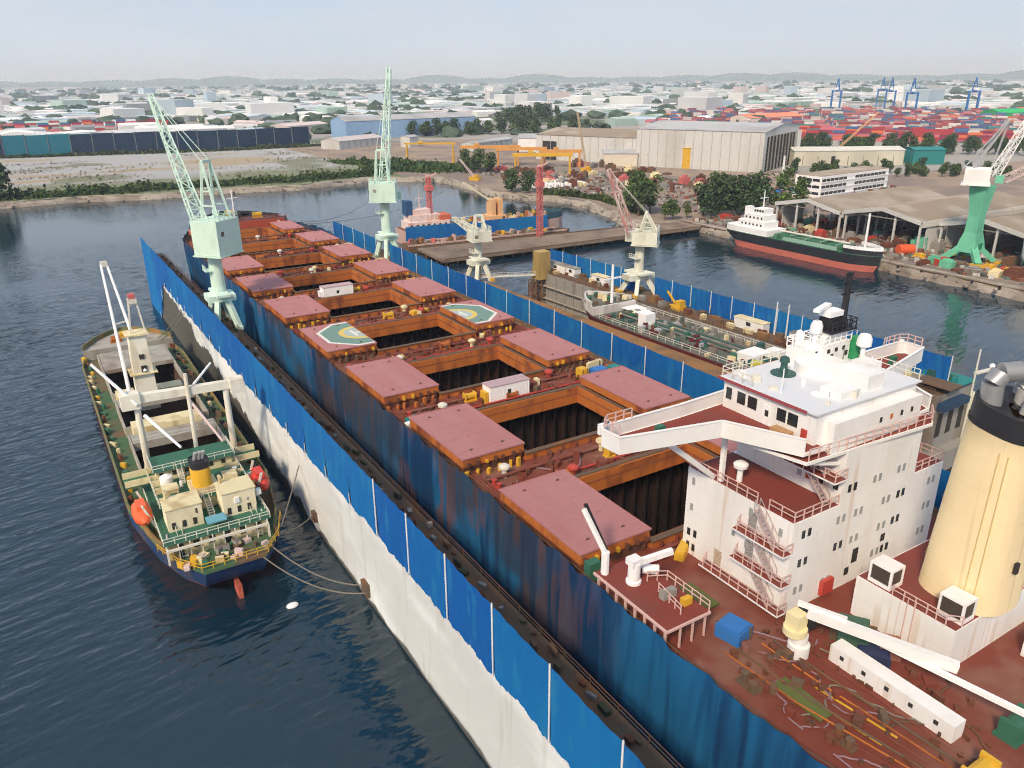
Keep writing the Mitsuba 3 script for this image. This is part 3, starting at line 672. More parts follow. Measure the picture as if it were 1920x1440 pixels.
def buff(p, n, uv):
    a = fbm(p.x * .4, p.y * .4, p.z * .12, 4); s_ = noise((p.x - p.y) * 2.2, p.z * .07, 5.0)
    c = mix((.80, .66, .40), (.72, .57, .32), smoothstep(.4, .75, a) * .6)
    c = mix(c, (.45, .30, .14), smoothstep(.7, .92, s_) * .25)
    c = mix(c, (.30, .23, .14), smoothstep(37.6, 40.5, p.z + 1.8 * (a - .5)) * .35)
    seam = smoothstep(.475, .5, dr.abs(p.z / 2.5 - dr.floor(p.z / 2.5) - .5))
    return mix(c, (.60, .48, .27), seam * .25)


fn = part(ship, 'funnel', MB().grid([fun_ring(z) for z in (23.8, 26, 28, 32, 36, 40.1)]), PP('buff_worn', buff, .5, .35), smooth=50)
part(fn, 'black_top', MB().grid([fun_ring(z) for z in (40.08, 41.0, 41.9)]).grid([fun_ring(41.9), fun_ring(41.9) * [.15, .15, 1] + [55.8, 24.0, -.5]]), BLACK, smooth=50)
for k, pts in enumerate([[(64.6, 29.6, 41.2), (64.6, 29.8, 43.4), (65.2, 29.6, 44.3), (66.4, 28.8, 44.5), (67.6, 28.0, 44.0)], [(66.9, 28.6, 41.2), (66.9, 28.5, 42.9), (67.5, 27.9, 43.6)], [(66.0, 27.6, 41.2), (66.0, 27.4, 42.4), (66.5, 26.9, 43.0)], [(68.0, 29.4, 41.2), (68.2, 29.4, 43.0)]]):
    part(fn, 'exhaust_pipe', MB().path(pts, (.85, .42, .38, .35)[k], 12), STEEL if k else P('pale_pipe', (.36, .36, .36), .4, .5), smooth=60)
lad = MB(); ra = [fun_ring(z)[15] for z in (24.2, 28, 32, 36, 38.8)]; rb = [fun_ring(z)[16] for z in (24.2, 28, 32, 36, 38.8)]
part(fn, 'flange_ring', MB().grid([fun_ring(z) * [1, 1, 1] + np.c_[(fun_ring(z)[:, :2] - fun_ring(z)[:, :2].mean(0)) * .02, np.zeros(29)] for z in (39.95, 40.2)]), BLACK)
for zz in (26.2, 32.0): part(fn, 'stiffener', MB().grid([fun_ring(z) + np.c_[(fun_ring(z)[:, :2] - fun_ring(z)[:, :2].mean(0)) * .012, np.zeros(29)] for z in (zz, zz + .12)]), 'buff_worn')
for q in (ra, rb): lad.path([np.array(p) + [-.12, -.06, 0] for p in q], .045, 5)
part(fn, 'ladder', lad, BUFF)
part(fn, 'vent_slot', MB().box(64.6, 65.0, 24.62, 24.9, 27.9, 28.9), SHADE)

# port boat platform with two small cranes
pf = part(ship, 'boat_platform', MB().box(40.2, 45.4, 39.9, 50.3, 22.0, 22.2), TERR)
part(pf, 'edge_trim', MB().bar((40.2, 50.3, 22.1), (40.2, 39.9, 22.1), .14, .26).bar((40.2, 39.9, 22.1), (45.4, 39.9, 22.1), .14, .26), RAILP)
for k in range(8): part(pf, 'leg', MB().bar((40.5, 40.4 + k * 1.35, DZ), (40.5, 40.4 + k * 1.35, 22.0), .2), RAILP)
for k in range(3): part(pf, 'leg', MB().bar((42.0 + k * 1.5, 40.1, DZ), (42.0 + k * 1.5, 40.1, 22.0), .16), RAILP)
part(pf, 'railing', MB().rail([(45.3, 40.0, 22.2), (45.3, 45.5, 22.2), (43.6, 46.4, 22.2)], 1.1, 1.1, .045).rail([(42.8, 41.0, 22.2), (43.4, 44.6, 22.2)], 1.0, 1.0, .045), RAILP)
part(ship, 'davit_crane', MB().lathe([(.75, 0), (.75, .3), (.6, .4), (.6, 2.2)], (42.4, 47.0, 22.2), 14).bar((42.3, 47.0, 24.3), (46.2, 46.0, 24.9), .5, .55).box(41.8, 43.0, 46.5, 47.6, 24.2, 24.9), BRIGHT, smooth=35)
part(ship, 'davit_crane', MB().lathe([(.4, 0), (.4, 2.4)], (41.0, 49.6, 22.2), 10).bar((41.0, 49.6, 24.4), (39.9, 51.8, 28.6), .34, .42), BRIGHT, smooth=35)
part(ship, 'crane_jib', MB().bar((41.3, 49.9, 24.6), (40.3, 52.1, 28.9), .26, .3), BLACK)
part(ship, 'life_raft', MB().tube((44.0, 47.6, 22.8), (45.2, 46.6, 22.8), .5, n=10).tube((43.9, 48.7, 22.8), (45.0, 47.8, 22.8), .5, n=10), BRIGHT, smooth=40)
part(ship, 'tool_bench', MB().box(42.8, 44.4, 43.2, 43.9, 22.2, 23.0), GREY); part(ship, 'tool_bench', MB().box(43.8, 44.8, 41.6, 42.2, 22.2, 22.9), YEL)
part(ship, 'embarkation_ladder', MB().rbox(41.6, 52.3, DZ, 1.4, 1.0, 2.2), GREEND)
# stern fittings
part(ship, 'provision_crane', MB().lathe([(.95, 0), (.95, 1.2), (.7, 1.3), (.7, 2.2)], (50.2, 33.9, DZ), 14).bar((50.3, 33.6, 24.2), (56.2, 23.6, 22.9), .7, .8).bar((50.2, 34.6, 24.6), (52, 31, 24.4), .4), WHITE, smooth=35)
part(ship, 'crane_cab', MB().lathe([(.95, 0), (1.05, .1), (1.05, .7)], (49.8, 34.2, DZ + 2.2), 12).box(49.2, 50.5, 33.6, 34.9, DZ + 2.9, DZ + 4.3), P('cab_cream', (.74, .66, .38), .5), smooth=35)
part(ship, 'crane_winch', MB().box(50.6, 52.0, 33.6, 35.2, DZ + 2.3, DZ + 3.6), BLACK)
dkh = part(ship, 'stores_house', MB().box(51.9, 53.4, 21, 32.0, DZ, DZ + 1.6), BLOCKW)
for k in range(5): part(dkh, 'porthole', MB().box(51.83, 51.897, 30.6 - k * 2.1, 30.95 - k * 2.1, DZ + .8, DZ + 1.15), SHADE)
part(ship, 'boat_boom', MB().bar((53.0, 32.6, DZ + 3.2), (56.8, 17.0, DZ + 2.6), .4), BRIGHT)
sh = part(ship, 'aft_deckhouse', MB().box(66.5, 74, 17.8, 23.4, DZ, DZ + 2.6), WHITE)
part(sh, 'blue_tank', MB().box(66.8, 71, 18.4, 22.8, DZ + 2.602, DZ + 3.1), P('tank_blue', (.02, .08, .17), .6))
for k in range(3): part(sh, 'window', MB().box(68 + k * 1.8, 68.7 + k * 1.8, 17.73, 17.797, DZ + 1.2, DZ + 2.0), SHADE)
for k, (x, y_) in enumerate([(50, 18), (56, 12), (62, 11), (68, 12), (57, 19), (63, 19)]):
    w = MB().box(x - 1.5, x + 1.5, y_ - .9, y_ + .9, DZ, DZ + .3).tube((x - 1.1, y_, DZ + 1), (x + 1.1, y_, DZ + 1), .7, n=10).box(x - 1.4, x - 1.1, y_ - .7, y_ + .7, DZ + .3, DZ + 1.8).box(x + 1.1, x + 1.4, y_ - .7, y_ + .7, DZ + .3, DZ + 1.8)
    part(ship, 'mooring_winch', w, (YEL, GREEND, RUST)[k % 3])
for k in range(26):
    x, y_ = cr.uniform(43.5, 58), cr.uniform(24, 37.5)
    if 51 < x < 54.5 and y_ < 33: x -= 4.5
    part(ship, 'deck_locker', MB().rbox(x, y_, DZ, cr.uniform(.4, 1.2), cr.uniform(.4, 1.0), cr.uniform(.2, .9), cr.uniform(0, 1.5)), (RUSTD, DECK, BROWN, DECK, RUSTD, BROWN)[cr.integers(6)])
P('moss_green', (.10, .12, .03), .8)
for c_, l_ in (((48.6, 44.4), 2.0), ((46.0, 30.0), 2.4)): part(ship, 'walkway', MB().obox((*c_, DZ + .2), (.8, 0, 0), (0, l_, 0), (0, 0, .08)), 'moss_green')
# stern clutter: coiled hawsers, pipe runs, fairlead bollards, a low rail
for k in range(7):
    x, y_ = cr.uniform(44, 56), cr.uniform(17, 36); q_ = [(x, y_, DZ + .1)]; h_ = cr.uniform(0, 6)
    for t in range(26):
        h_ += cr.normal() * .45; q_.append((min(max(q_[-1][0] + .5 * math.cos(h_), 43.5), 58), min(max(q_[-1][1] + .5 * math.sin(h_), 14), 37.5), DZ + .1))
    part(ship, 'hose', MB().path(q_, .08, 5), ('hose_mauve', ROPE, BROWN)[k % 3], smooth=True)
for k in range(7):
    p_ = [(43.5 + k * 1.2, 37.5 - k * .3, DZ + .3), (44.0 + k * 1.15, 30, DZ + .3), (46.0 + k * .9, 22 - k, DZ + .3)]
    part(ship, 'deck_pipe', MB().path(p_, .07 + .02 * (k % 3), 5), (DECK, RUST, BROWN)[k % 3], smooth=True)
for k, (x, y_) in enumerate([(43.6, 33.5), (45.2, 25.5), (47.5, 17.5), (50.6, 11.5)]):
    b = MB()
    for d_ in (-.6, .6): b.lathe([(.28, 0), (.28, .8), (.36, .8), (.36, .9)], (x + .3 * d_, y_ + d_, DZ), 8)
    part(ship, 'bollard', b.box(x - .5, x + .5, y_ - 1.1, y_ + 1.1, DZ, DZ + .12), BROWN, smooth=40)
bt = MB()
for k in range(150): bt.rbox(cr.uniform(43.5, 58), cr.uniform(12, 38), DZ, cr.uniform(.1, .5), cr.uniform(.1, .7), cr.uniform(.1, .5), cr.uniform(0, 3))
part(ship, 'deck_fitting', bt, RUSTD, kind='stuff')
part(ship, 'deck_marking', MB().rbox(47.0, 27.2, DZ + .003, .25, 7.0, .004, .12).rbox(48.6, 27.0, DZ + .003, .25, 7.0, .004, .12), YEL)
# ---------------------------------------------------------------- hull netting, floating docks, screens
def net_col(p, n, uv):
    a = fbm(p.y * .10 + p.x * .1, p.z * .05, 1.0, 4)
    s = fbm(p.y * 1.1 + p.x, p.z * .09, 3.0, 3)
    c = mix((.004, .034, .105), (.010, .110, .260), smoothstep(.34, .64, a * .6 + s * .4))
    r = smoothstep(.44, .58, fbm(p.y * .16 + 7, p.z * .10, 9.0, 3)) * smoothstep(.36, .56, s) * smoothstep(42, 62, p.y) * (1 - smoothstep(125, 150, p.y))
    c = mix(c, (.125, .058, .045), r * .75)
    c = mix(c, (.15, .065, .045), smoothstep(.45, .7, s) * smoothstep(17.5, 21, p.z + 5 * (a - .5)) * .55 * smoothstep(48, 60, p.y))
    g = smoothstep(.42, .6, fbm(p.y * .07 + 40, p.z * .08, 2.0, 3)) * smoothstep(48, 66, p.y)
    return mix(c, (.030, .034, .045), g * .7)


PP('netting', net_col, .75, .25)
out = sg.LineString([(x, y) for x, y in outline]).parallel_offset(.25, 'left')
oc = np.array(out.coords)
if oc[0][1] > oc[-1][1] or oc[0][0] > HC: oc = oc[::-1]
L = sg.LineString(oc); nseg = 320; zs = np.linspace(0, 1, 12)
Pn = np.zeros((nseg + 1, len(zs), 3)); nr_ = np.random.default_rng(5)
ph = nr_.uniform(0, 6, 8)
for i in range(nseg + 1):
    s = i / nseg * L.length * .60; pt = L.interpolate(s); p2 = L.interpolate(min(s + .5, L.length)); tx, ty = p2.x - pt.x, p2.y - pt.y; l_ = math.hypot(tx, ty) + 1e-9
    nx, ny = -ty / l_, tx / l_
    if nx * (pt.x - HC) + ny * (pt.y - 150) < 0: nx, ny = -nx, -ny
    top = 21.3 + .22 * math.sin(s * .9 + ph[0]) + .15 * math.sin(s * 2.3 + ph[1]) + (1.7 if pt.y > 273 else 0)
    bulge = .16 * math.sin(s * .55 + ph[2]) + .10 * math.sin(s * 1.7 + ph[3]) + .12 * math.sin(s * 3.1)
    for j, t in enumerate(zs):
        z = top + (4.4 - top) * t
        d = .12 + (bulge + .12) * math.sin(min(1, t * 1.6) * math.pi / 2) + .1 * math.sin(s * 1.3 + t * 5)
        rec = 0
        if pt.y > 240: rec = -.5 * (1 - (z - 3) / 16.6) * 9 * (pt.y - 240) / 54 * .9
        Pn[i, j] = (pt.x + nx * (d + rec * .6), pt.y + ny * d + rec, z)
single('hull_netting', MB().grid(Pn), 'netting', 'dark blue rust streaked netting draped over the side of the bulk carrier', 'netting', smooth=True)


def curt_col(p, n, uv):
    a = fbm(p.y * .05 + p.x * .05, p.z * .05, 1.0, 3); k = cell_rand(dr.floor((p.y - 4.4) / 9.45) + dr.floor(p.x / 30) * 40)
    s = fbm(p.y * .8 + p.x * .8, p.z * .25, 4.0, 3)
    c = mix((.004, .088, .330), (.006, .155, .390), dr.clip(k * .75 + (a - .5) * .8, 0, 1))
    return mix(c, (.02, .20, .36), smoothstep(.55, .8, s) * .4)


PP('blue_tarpaulin', curt_col, .7, .25)
cu = np.random.default_rng(21)


def screen(label, p_at, s0, s1, pitch_, z0f, ztop, postmat, post_dx, post_len=1.0, gaps=(), ragged=True, post_every=1):
    """a row of tarpaulin panels hung between posts; p_at(s) gives the plan point"""
    t = thing('tarpaulin_screen', label, 'tarpaulin screen')
    n = int(round((s1 - s0) / pitch_))
    for i in range(n):
        a, b = s0 + (s1 - s0) * i / n, s0 + (s1 - s0) * (i + 1) / n
        if any(g0 < (a + b) / 2 < g1 for g0, g1 in gaps): continue
        nu, nv = 31, 6; G = np.zeros((nu, nv, 3)); ph_ = cu.uniform(0, 6)
        low = np.cumsum(cu.normal(0, .07, nu)); low -= np.linspace(low[0], low[-1], nu) * .8
        for u in range(nu):
            tt = u / (nu - 1); s = a + .06 + (b - a - .12) * tt; x, y_ = p_at(s)
            zt = ztop - .10 * math.sin(math.pi * tt) - cu.uniform(0, .06); zb = z0f(s) + (low[u] + cu.uniform(-.16, .16) if ragged else 0)
            for v in range(nv):
                w = v / (nv - 1); G[u, v] = (x + .10 * math.sin(tt * 9 + ph_) * w + .05 * math.sin(tt * 23 + w * 3), y_, zt + (zb - zt) * w)
        part(t, 'panel', MB().grid(G), 'blue_tarpaulin', smooth=True)
        if i % post_every == 0:
            x, y_ = p_at(a)
            far_ = post_len < 1 and y_ > 84
            part(t, 'post', MB().tube((x + post_dx, y_, z0f(a) - (.6 if far_ else -.3)), (x + post_dx, y_, z0f(a) + 2.0 if far_ else ztop + .35), .06 if far_ else .10, n=6), postmat, smooth=True)
    return t


# floating dock 1
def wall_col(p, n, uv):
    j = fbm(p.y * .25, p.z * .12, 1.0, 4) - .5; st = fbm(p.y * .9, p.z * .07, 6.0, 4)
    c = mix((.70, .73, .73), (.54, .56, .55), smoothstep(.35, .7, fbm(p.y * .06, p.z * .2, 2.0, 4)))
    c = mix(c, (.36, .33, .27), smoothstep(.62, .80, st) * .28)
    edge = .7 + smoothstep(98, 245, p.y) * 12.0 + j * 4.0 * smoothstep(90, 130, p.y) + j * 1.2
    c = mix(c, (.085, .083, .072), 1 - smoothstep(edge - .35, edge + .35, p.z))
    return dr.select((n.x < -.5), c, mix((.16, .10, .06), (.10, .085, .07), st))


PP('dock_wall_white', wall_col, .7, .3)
d1 = thing('floating_dock', 'long white walled floating dock carrying the red decked bulk carrier', 'floating dock')
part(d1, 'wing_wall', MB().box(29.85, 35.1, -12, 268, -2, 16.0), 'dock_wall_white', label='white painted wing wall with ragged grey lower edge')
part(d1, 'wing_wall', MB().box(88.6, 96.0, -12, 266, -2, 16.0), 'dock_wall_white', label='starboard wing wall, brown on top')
part(d1, 'pontoon', MB().box(35.11, 88.59, -14, 268, -2, 2.4), BROWN)
part(d1, 'wing_deck', MB().box(29.9, 35.05, -11.9, 267.9, 16.002, 16.03), BROWN)
part(d1, 'wing_deck', MB().box(88.65, 95.95, -11.9, 265.9, 16.002, 16.03), worn('ochre_steel', (.25, .13, .05), (.13, .09, .06), .25, 1, 1, .8))
wd = np.random.default_rng(31); P('dark_moss', (.05, .06, .03), .8)
for k in range(110):
    y_ = 20 + k * 2.2 + wd.uniform(-1, 1)
    part(d1, 'deck_gear', MB().rbox(wd.uniform(33.0, 34.6), y_, 16.03, wd.uniform(.2, .6), wd.uniform(.3, 1.5), wd.uniform(.2, .8), wd.uniform(-.3, .3)), (BROWN, RUSTD, GREY, BROWN, 'dark_moss', 'dark_moss', RUSTD)[wd.integers(7)])
for k in range(4): part(d1, 'wing_pipe', MB().tube((31.2 + .5 * k, -8, 16.2), (31.2 + .5 * k, 264, 16.2), .1 + .03 * k, n=6), (BROWN, RUSTD, GREY, BROWN)[k], smooth=True)
part(d1, 'wing_rail', MB().rail([(34.95, 0, 16.03), (34.95, 262, 16.03)], 1.0, 4.0, .04), BROWN)
part(d1, 'wing_rail', MB().rail([(88.9, 0, 16.03), (88.9, 262, 16.03)], 1.0, 4.0, .04), BROWN)
kb = MB()
for k in range(50): kb.box(60.5, 65.3, 14 + k * 5.2, 15.5 + k * 5.2, 2.4, 4.3)
part(d1, 'keel_block', kb, CONC, kind='stuff')
part(d1, 'yellow_cabinet', MB().box(93.6, 95.6, 61, 63.5, 16.03, 18.4), YEL)
fd = MB()
for k in range(12): part(d1, 'bollard', MB().lathe([(.3, 0), (.3, .7), (.45, .7), (.45, .9)], (30.9, 30 + k * 20, 16.03), 8), BLACK, smooth=40)
part(d1, 'fairlead', MB().box(29.3, 29.86, 85.5, 87.5, 1.2, 3.2), BROWN)
part(d1, 'fairlead', MB().box(29.3, 29.86, 107, 108.4, 2.0, 3.6), BROWN)


def leftlow(s): return 12.9 + .9 * math.exp(-((s - 75) / 40) ** 2) - (max(0, (s - 236)) * .9 if s > 236 else 0)


screen('blue tarpaulin screen hanging in panels along the white port wall of the dock', lambda s: (29.6, s), 4.4, 269, 9.45, leftlow, 21.7, P('post_white', (.62, .64, .66), .5), -.14, .95)
screen('blue tarpaulin screen with white posts along the starboard side of the bulk carrier', lambda s: (90.2, s), 4.4, 263, 9.45, lambda s: 16.1, 21.7, 'post_white', -.16, 1.0, gaps=((214, 226),), ragged=False)

# floating dock 2, lying to the right, turned a little
A2 = math.radians(2.6)
def d2(x, y): return (131.5 + (x - 131.5) * math.cos(A2) - (y - 130) * math.sin(A2), 130 + (x - 131.5) * math.sin(A2) + (y - 130) * math.cos(A2))
def d2box(m, x0, x1, y0, y1, z0, z1): return m.prism([d2(x0, y0), d2(x1, y0), d2(x1, y1), d2(x0, y1)], z0, z1)
dk2 = thing('floating_dock', 'smaller brown floating dock holding a green decked tanker behind the blue screen', 'floating dock')
part(dk2, 'pontoon', d2box(d2box(MB(), 109.51, 140, 66, 184, -2, 4.0), 103.2, 109.5, 66, 208, -2, 4.0), GREY)
part(dk2, 'wing_wall', d2box(MB(), 103.5, 109.5, 68, 207, 4.001, 13.6), 'ochre_steel')
part(dk2, 'wing_wall', d2box(MB(), 126.6, 137.6, 68, 190, 4.001, 14.6), GREY)
part(dk2, 'wing_deck', d2box(MB(), 126.7, 137.5, 68.1, 189.9, 14.602, 14.64), BROWN)
for k in range(3): part(dk2, 'wall_opening', d2box(MB(), 127.6 + k * 3.6, 129.2 + k * 3.6, 67.93, 67.997, 6.4, 11.0), SHADE)
part(dk2, 'wall_awning', d2box(MB(), 126.4, 134.6, 66.4, 67.99, 12.2, 13.4), P('navy_cover', (.02, .05, .10), .7))
part(dk2, 'end_wall', d2box(MB(), 137.61, 138.4, 62, 80, -1, 13.0), PALE)
for k in range(30):
    x, y_ = d2(127.0 + .2 * (k % 2), 72 + k * 3.9)
    part(dk2, 'wall_rib', d2box(MB(), 126.2, 126.597, 72 + k * 3.9, 72.4 + k * 3.9, 4.001, 14.4), GREY)
for z in (7.5, 11.0): part(dk2, 'wall_walkway', d2box(MB(), 125.6, 126.19, 70, 188, z, z + .25), CONC)
part(dk2, 'floor_track', d2box(d2box(MB(), 114, 115, 150, 183, 4.001, 4.3), 120, 121, 150, 183, 4.001, 4.3), CONC)
g2 = np.random.default_rng(41)
for k in range(52):
    s_ = 74 + k * 2.2 + g2.uniform(-.6, .6); x, y_ = d2(g2.uniform(127.6, 131.5), s_)
    if abs(y_ - 150) < 5: continue
    part(dk2, 'deck_gear', MB().rbox(x, y_, 14.64, g2.uniform(.5, 1.6), g2.uniform(.5, 2.5), g2.uniform(.5, 1.7), A2), (BROWN, GREY, CREAM, 'ochre_steel', RUSTD, RUSTD)[g2.integers(6)])
part(dk2, 'wing_rail', MB().rail([(*d2(126.8, 69), 14.64), (*d2(126.8, 189), 14.64)], 1.0, 3.0, .05), BROWN)
screen('blue tarpaulin screen along the far wing wall of the smaller dock', lambda s: d2(133.0, s), 70, 189, 6.3, lambda s: 14.7, 20.0, 'post_white', -.2, 1.0, gaps=((146, 154),), ragged=False)
for k, (s0, ln, nm) in enumerate([(176, 4, 'cream site hut beside the blue screen near the dock head'), (164, 5.5, 'cream site hut second from the dock head on the wing deck'), (98, 8.5, 'long white site hut on the wing deck nearest the bulk carrier bridge'), (113, 8, 'white site hut on the wing deck beyond the yellow machine'), (183, 9, 'low white site hut at the very head of the dock')]):
    c = d2(131.4, s0); t = thing('site_hut', nm, 'hut')
    part(t, 'wall', MB().rbox(c[0], c[1], 14.64, 2.2, ln, 2.2, A2), WHITE); part(t, 'roof', MB().rbox(c[0], c[1], 16.842, 2.5, ln + .3, .14, A2), CREAM if k % 2 else GREY)
    part(t, 'window', MB().rbox(*d2(130.27, s0), 15.6, .05, 1.2, .8, A2), SHADE)
for k, s_ in enumerate((104.5, 107.5)):
    x, y_ = d2(132.3, s_)
    single('flood_pole', MB().tube((x, y_, 14.64), (x, y_, 22.0), .2, .14), 'post_white', ('nearer', 'farther')[k] + ' of two white poles standing in front of the dock screen', 'pole')
single('yellow_machine', MB().rbox(*d2(130, 134), 14.64, 2.4, 3.4, 1.0, A2).rbox(*d2(130, 133.2), 15.64, 1.8, 1.6, 1.3, A2).bar((*d2(130, 135), 16), (*d2(130.4, 138), 18.2), .4), YEL, 'small yellow loading machine on the wing deck of the smaller dock', 'machine')
# gate tower at the head of dock 2
gt = thing('access_tower', 'rusty yellow access tower at the head of the smaller dock', 'tower')
part(gt, 'frame', MB().lattice((124, 183.5, 4), (124, 183.5, 13), 2.6, 2.6, 4, .14).lattice((120.4, 183.5, 4), (120.4, 183.5, 13), 1.6, 1.6, 4, .12), BROWN)
part(gt, 'cladding', MB().box(121.6, 125.4, 181.8, 185.2, 13.0, 21.0), worn('dull_yellow', (.42, .30, .10), (.24, .16, .07), .4, .8))
part(gt, 'gangway', MB().bar((106, 189, 14.6), (121.6, 184, 14.2), 1.2, .3).rail([(106, 188.5, 14.7), (121.6, 183.5, 14.3)], 1.0, 2, .05), CREAMR)
# ---------------------------------------------------------------- dock and quay cranes
def level_crane(key, x, y, zb, zc, zh, az, mat, jib_tip, aframe=8.0, legs=(3.0, 3.6), hut=(7.0, 5.4, 5.2), jibmat=None, colr=1.5, foot_h=7.0):
    """portal foot, round column, slewing machinery house, A-frame, lattice jib; az = heading of the jib in degrees from +Y to +X"""
    jibmat = jibmat or mat
    a = math.radians(az); d = np.array([math.sin(a), math.cos(a), 0]); s = np.array([d[1], -d[0], 0]); c = np.array([x, y, 0.0])
    lx, ly = legs
    for i in (-1, 1):
        for j in (-1, 1):
            part(key, 'portal_leg', MB().bar((x + i * lx, y + j * ly, zb), (x + i * lx * .45, y + j * ly * .5, zb + foot_h), 1.0, 1.2), mat)
            part(key, 'bogie', MB().box(x + i * lx - .5, x + i * lx + .5, y + j * ly - 1.1, y + j * ly + 1.1, zb + .02, zb + .8), YEL if mat != MINT else MINT)
    part(key, 'portal_beam', MB().box(x - lx - .5, x + lx + .5, y - ly * .55, y + ly * .55, zb + foot_h, zb + foot_h + 1.4).box(x - lx * .6, x + lx * .6, y - ly, y + ly, zb + foot_h - .01 + 1.41, zb + foot_h + 1.9), mat)
    part(key, 'column', MB().tube((x, y, zb + foot_h), (x, y, zc), colr, colr * .92, 16), mat, smooth=40)
    part(key, 'slew_ring', MB().tube((x, y, zc), (x, y, zc + .7), colr * 1.5, colr * 1.5, 16), BROWN, smooth=40)
    w, l, h = hut; cc = c - d * l * .22
    part(key, 'machinery_house', MB().obox(cc + [0, 0, zc + .7 + h / 2], s * w / 2, d * l / 2, (0, 0, h / 2)).obox(cc + [0, 0, zc + .5], s * w * .54, d * l * .54, (0, 0, .12)), mat)
    for k in range(3): part(key, 'house_window', MB().obox(cc - d * (l / 2 + .02) + s * (k - 1) * w * .28 + [0, 0, zc + h * .72], s * .5, d * .03, (0, 0, .45)), mat if k else GREY)
    part(key, 'roof_rail', MB().rail([cc + s * w * .48 + d * l * .48 + [0, 0, zc + .7 + h], cc + s * w * .48 - d * l * .48 + [0, 0, zc + .7 + h], cc - s * w * .48 - d * l * .48 + [0, 0, zc + .7 + h], cc - s * w * .48 + d * l * .48 + [0, 0, zc + .7 + h]], 1.1, 1.6, .06), mat)
    part(key, 'cab', MB().obox(c + d * (l * .5) + s * (w * .5) + [0, 0, zc + 1.6], s * 1.0, d * 1.1, (0, 0, 1.2)), mat)
    zr = zc + .7 + h; A = MB()
    for i in (-1, 1):
        f = c + s * i * w * .26 + [0, 0, zr]; top = c - d * l * .2 + s * i * w * .17 + [0, 0, zr + aframe]; bk = c - d * l * .62 + s * i * w * .26 + [0, 0, zr]
        A.bar(f, top, .5).bar(bk, top, .45)
        for t in (.25, .5, .75): A.bar(f + (top - f) * t, bk + (top - bk) * t, .25)
    t1, t2 = [c - d * l * .2 + s * i * w * .17 + [0, 0, zr + aframe] for i in (-1, 1)]
    A.bar(t1, t2, .6).bar(t1 - [0, 0, aframe * .45], t2 - [0, 0, aframe * .45], .3)
    part(key, 'a_frame', A, mat)
    root = c + d * l * .36 + [0, 0, zr - 1.0]; tip = np.array(jib_tip, float)
    bays = max(6, int(np.linalg.norm(tip - root) / 2.6))
    part(key, 'jib', MB().lattice(root, tip, w * .34, w * .13, bays, .12), jibmat)
    part(key, 'stay', MB().tube(t1, tip, .07, n=5).tube(t2, tip, .07, n=5), mat)
    part(key, 'stair_landing', MB().rail([(x - colr - .9, y - 1.5, zc - 3), (x - colr - .9, y + 1.5, zc - 3)], 1.0, 1, .05).box(x - colr - 1, x - colr + .3, y - 1.5, y + 1.5, zc - 3.15, zc - 3), mat)
    return key


k = thing('dock_crane', 'mint green crane with leaning lattice jib on the port wing wall of the dock', 'crane')
level_crane(k, 33.2, 176, 16.0, 31.8, 40, -40, MINT, (30, 205, 64), 11.8, (2.4, 4.4), (7.6, 6.5, 7.2), None, 1.55, 6.0)
k = thing('dock_crane', 'mint green crane on the starboard wing wall beside the bulk carrier', 'crane')
level_crane(k, 91.8, 220, 16.0, 33.0, 40, 30, MINT, (101, 232, 70), 9.0, (2.4, 3.8), (7.6, 6, 5.2), None, 1.5, 6.0)
k = thing('dock_crane', 'short pale crane with a square house beside the gangway of the smaller dock', 'crane')
level_crane(k, 106.4, 190, 13.6, 24.6, 30, 10, PALE, (112, 215, 27), 4.0, (2.4, 3), (5.6, 5, 2.6), None, 1.15, 4.5)
k = thing('dock_crane', 'pale crane with red and white jib on the far wing wall of the smaller dock', 'crane')
level_crane(k, *d2(132.3, 150.5), 14.64, 27.2, 30, -42, PALE, (123.8, 154.8, 46), 4.6, (3.4, 3.4), (6.2, 6.2, 3.0), worn('red_white_jib', (.62, .50, .48), (.45, .16, .14), .5, 1), 1.25, 4.0)
j = part(k, 'green_panel', MB().obox((130.4, 148.6, 29.8), (1.1, -.9, 0), (.04, .05, 0), (0, 0, .9)), P('panel_green', (.10, .42, .22), .6))
# the green quay crane
k = thing('quay_crane', 'bright green quay crane with white lattice jib on the right hand quay', 'crane')
x, y = 290.0, 152.0
for i in (-1, 1):
    for jj in (-1, 1):
        part(k, 'foot', MB().bar((x + i * 5.4, y + jj * 6.5, 3.9), (x + i * 1.6, y + jj * 1.8, 9.0), 2.2, 1.8), GREENC)
        part(k, 'bogie', MB().box(x + i * 5.4 - .9, x + i * 5.4 + .9, y + jj * 6.5 - 2.4, y + jj * 6.5 + 2.4, 3.05, 4.0), YEL)
part(k, 'pedestal', MB().grid([[(x + r * a, y + r * b, z) for a, b in ((-1, -1), (1, -1), (1, 1), (-1, 1), (-1, -1))] for r, z in ((3.6, 7.0), (2.9, 11), (2.2, 14), (2.0, 20), (2.4, 24), (3.2, 30.6))]), GREENC)
part(k, 'pedestal_hatch', MB().box(x - .9, x + 1.2, y - 3.4, y - 3.0, 7.4, 10.4), P('hatch_green', (.03, .20, .12), .6))
part(k, 'machinery_house', MB().rbox(x - 1.5, y + 2, 31.2, 10, 8, 5.0, .5).rbox(x - 1.5, y + 2, 30.7, 11, 9, .48, .5), WHITE)
part(k, 'cab', MB().rbox(x + 4.0, y - 3, 31.2, 2.2, 2.6, 2.6, .5), GREENC)
part(k, 'jib', MB().lattice((x + 2.5, y - 1.2, 33.0), (x + 16, y - 6.5, 62), 2.6, 1.2, 16, .14), WHITE)
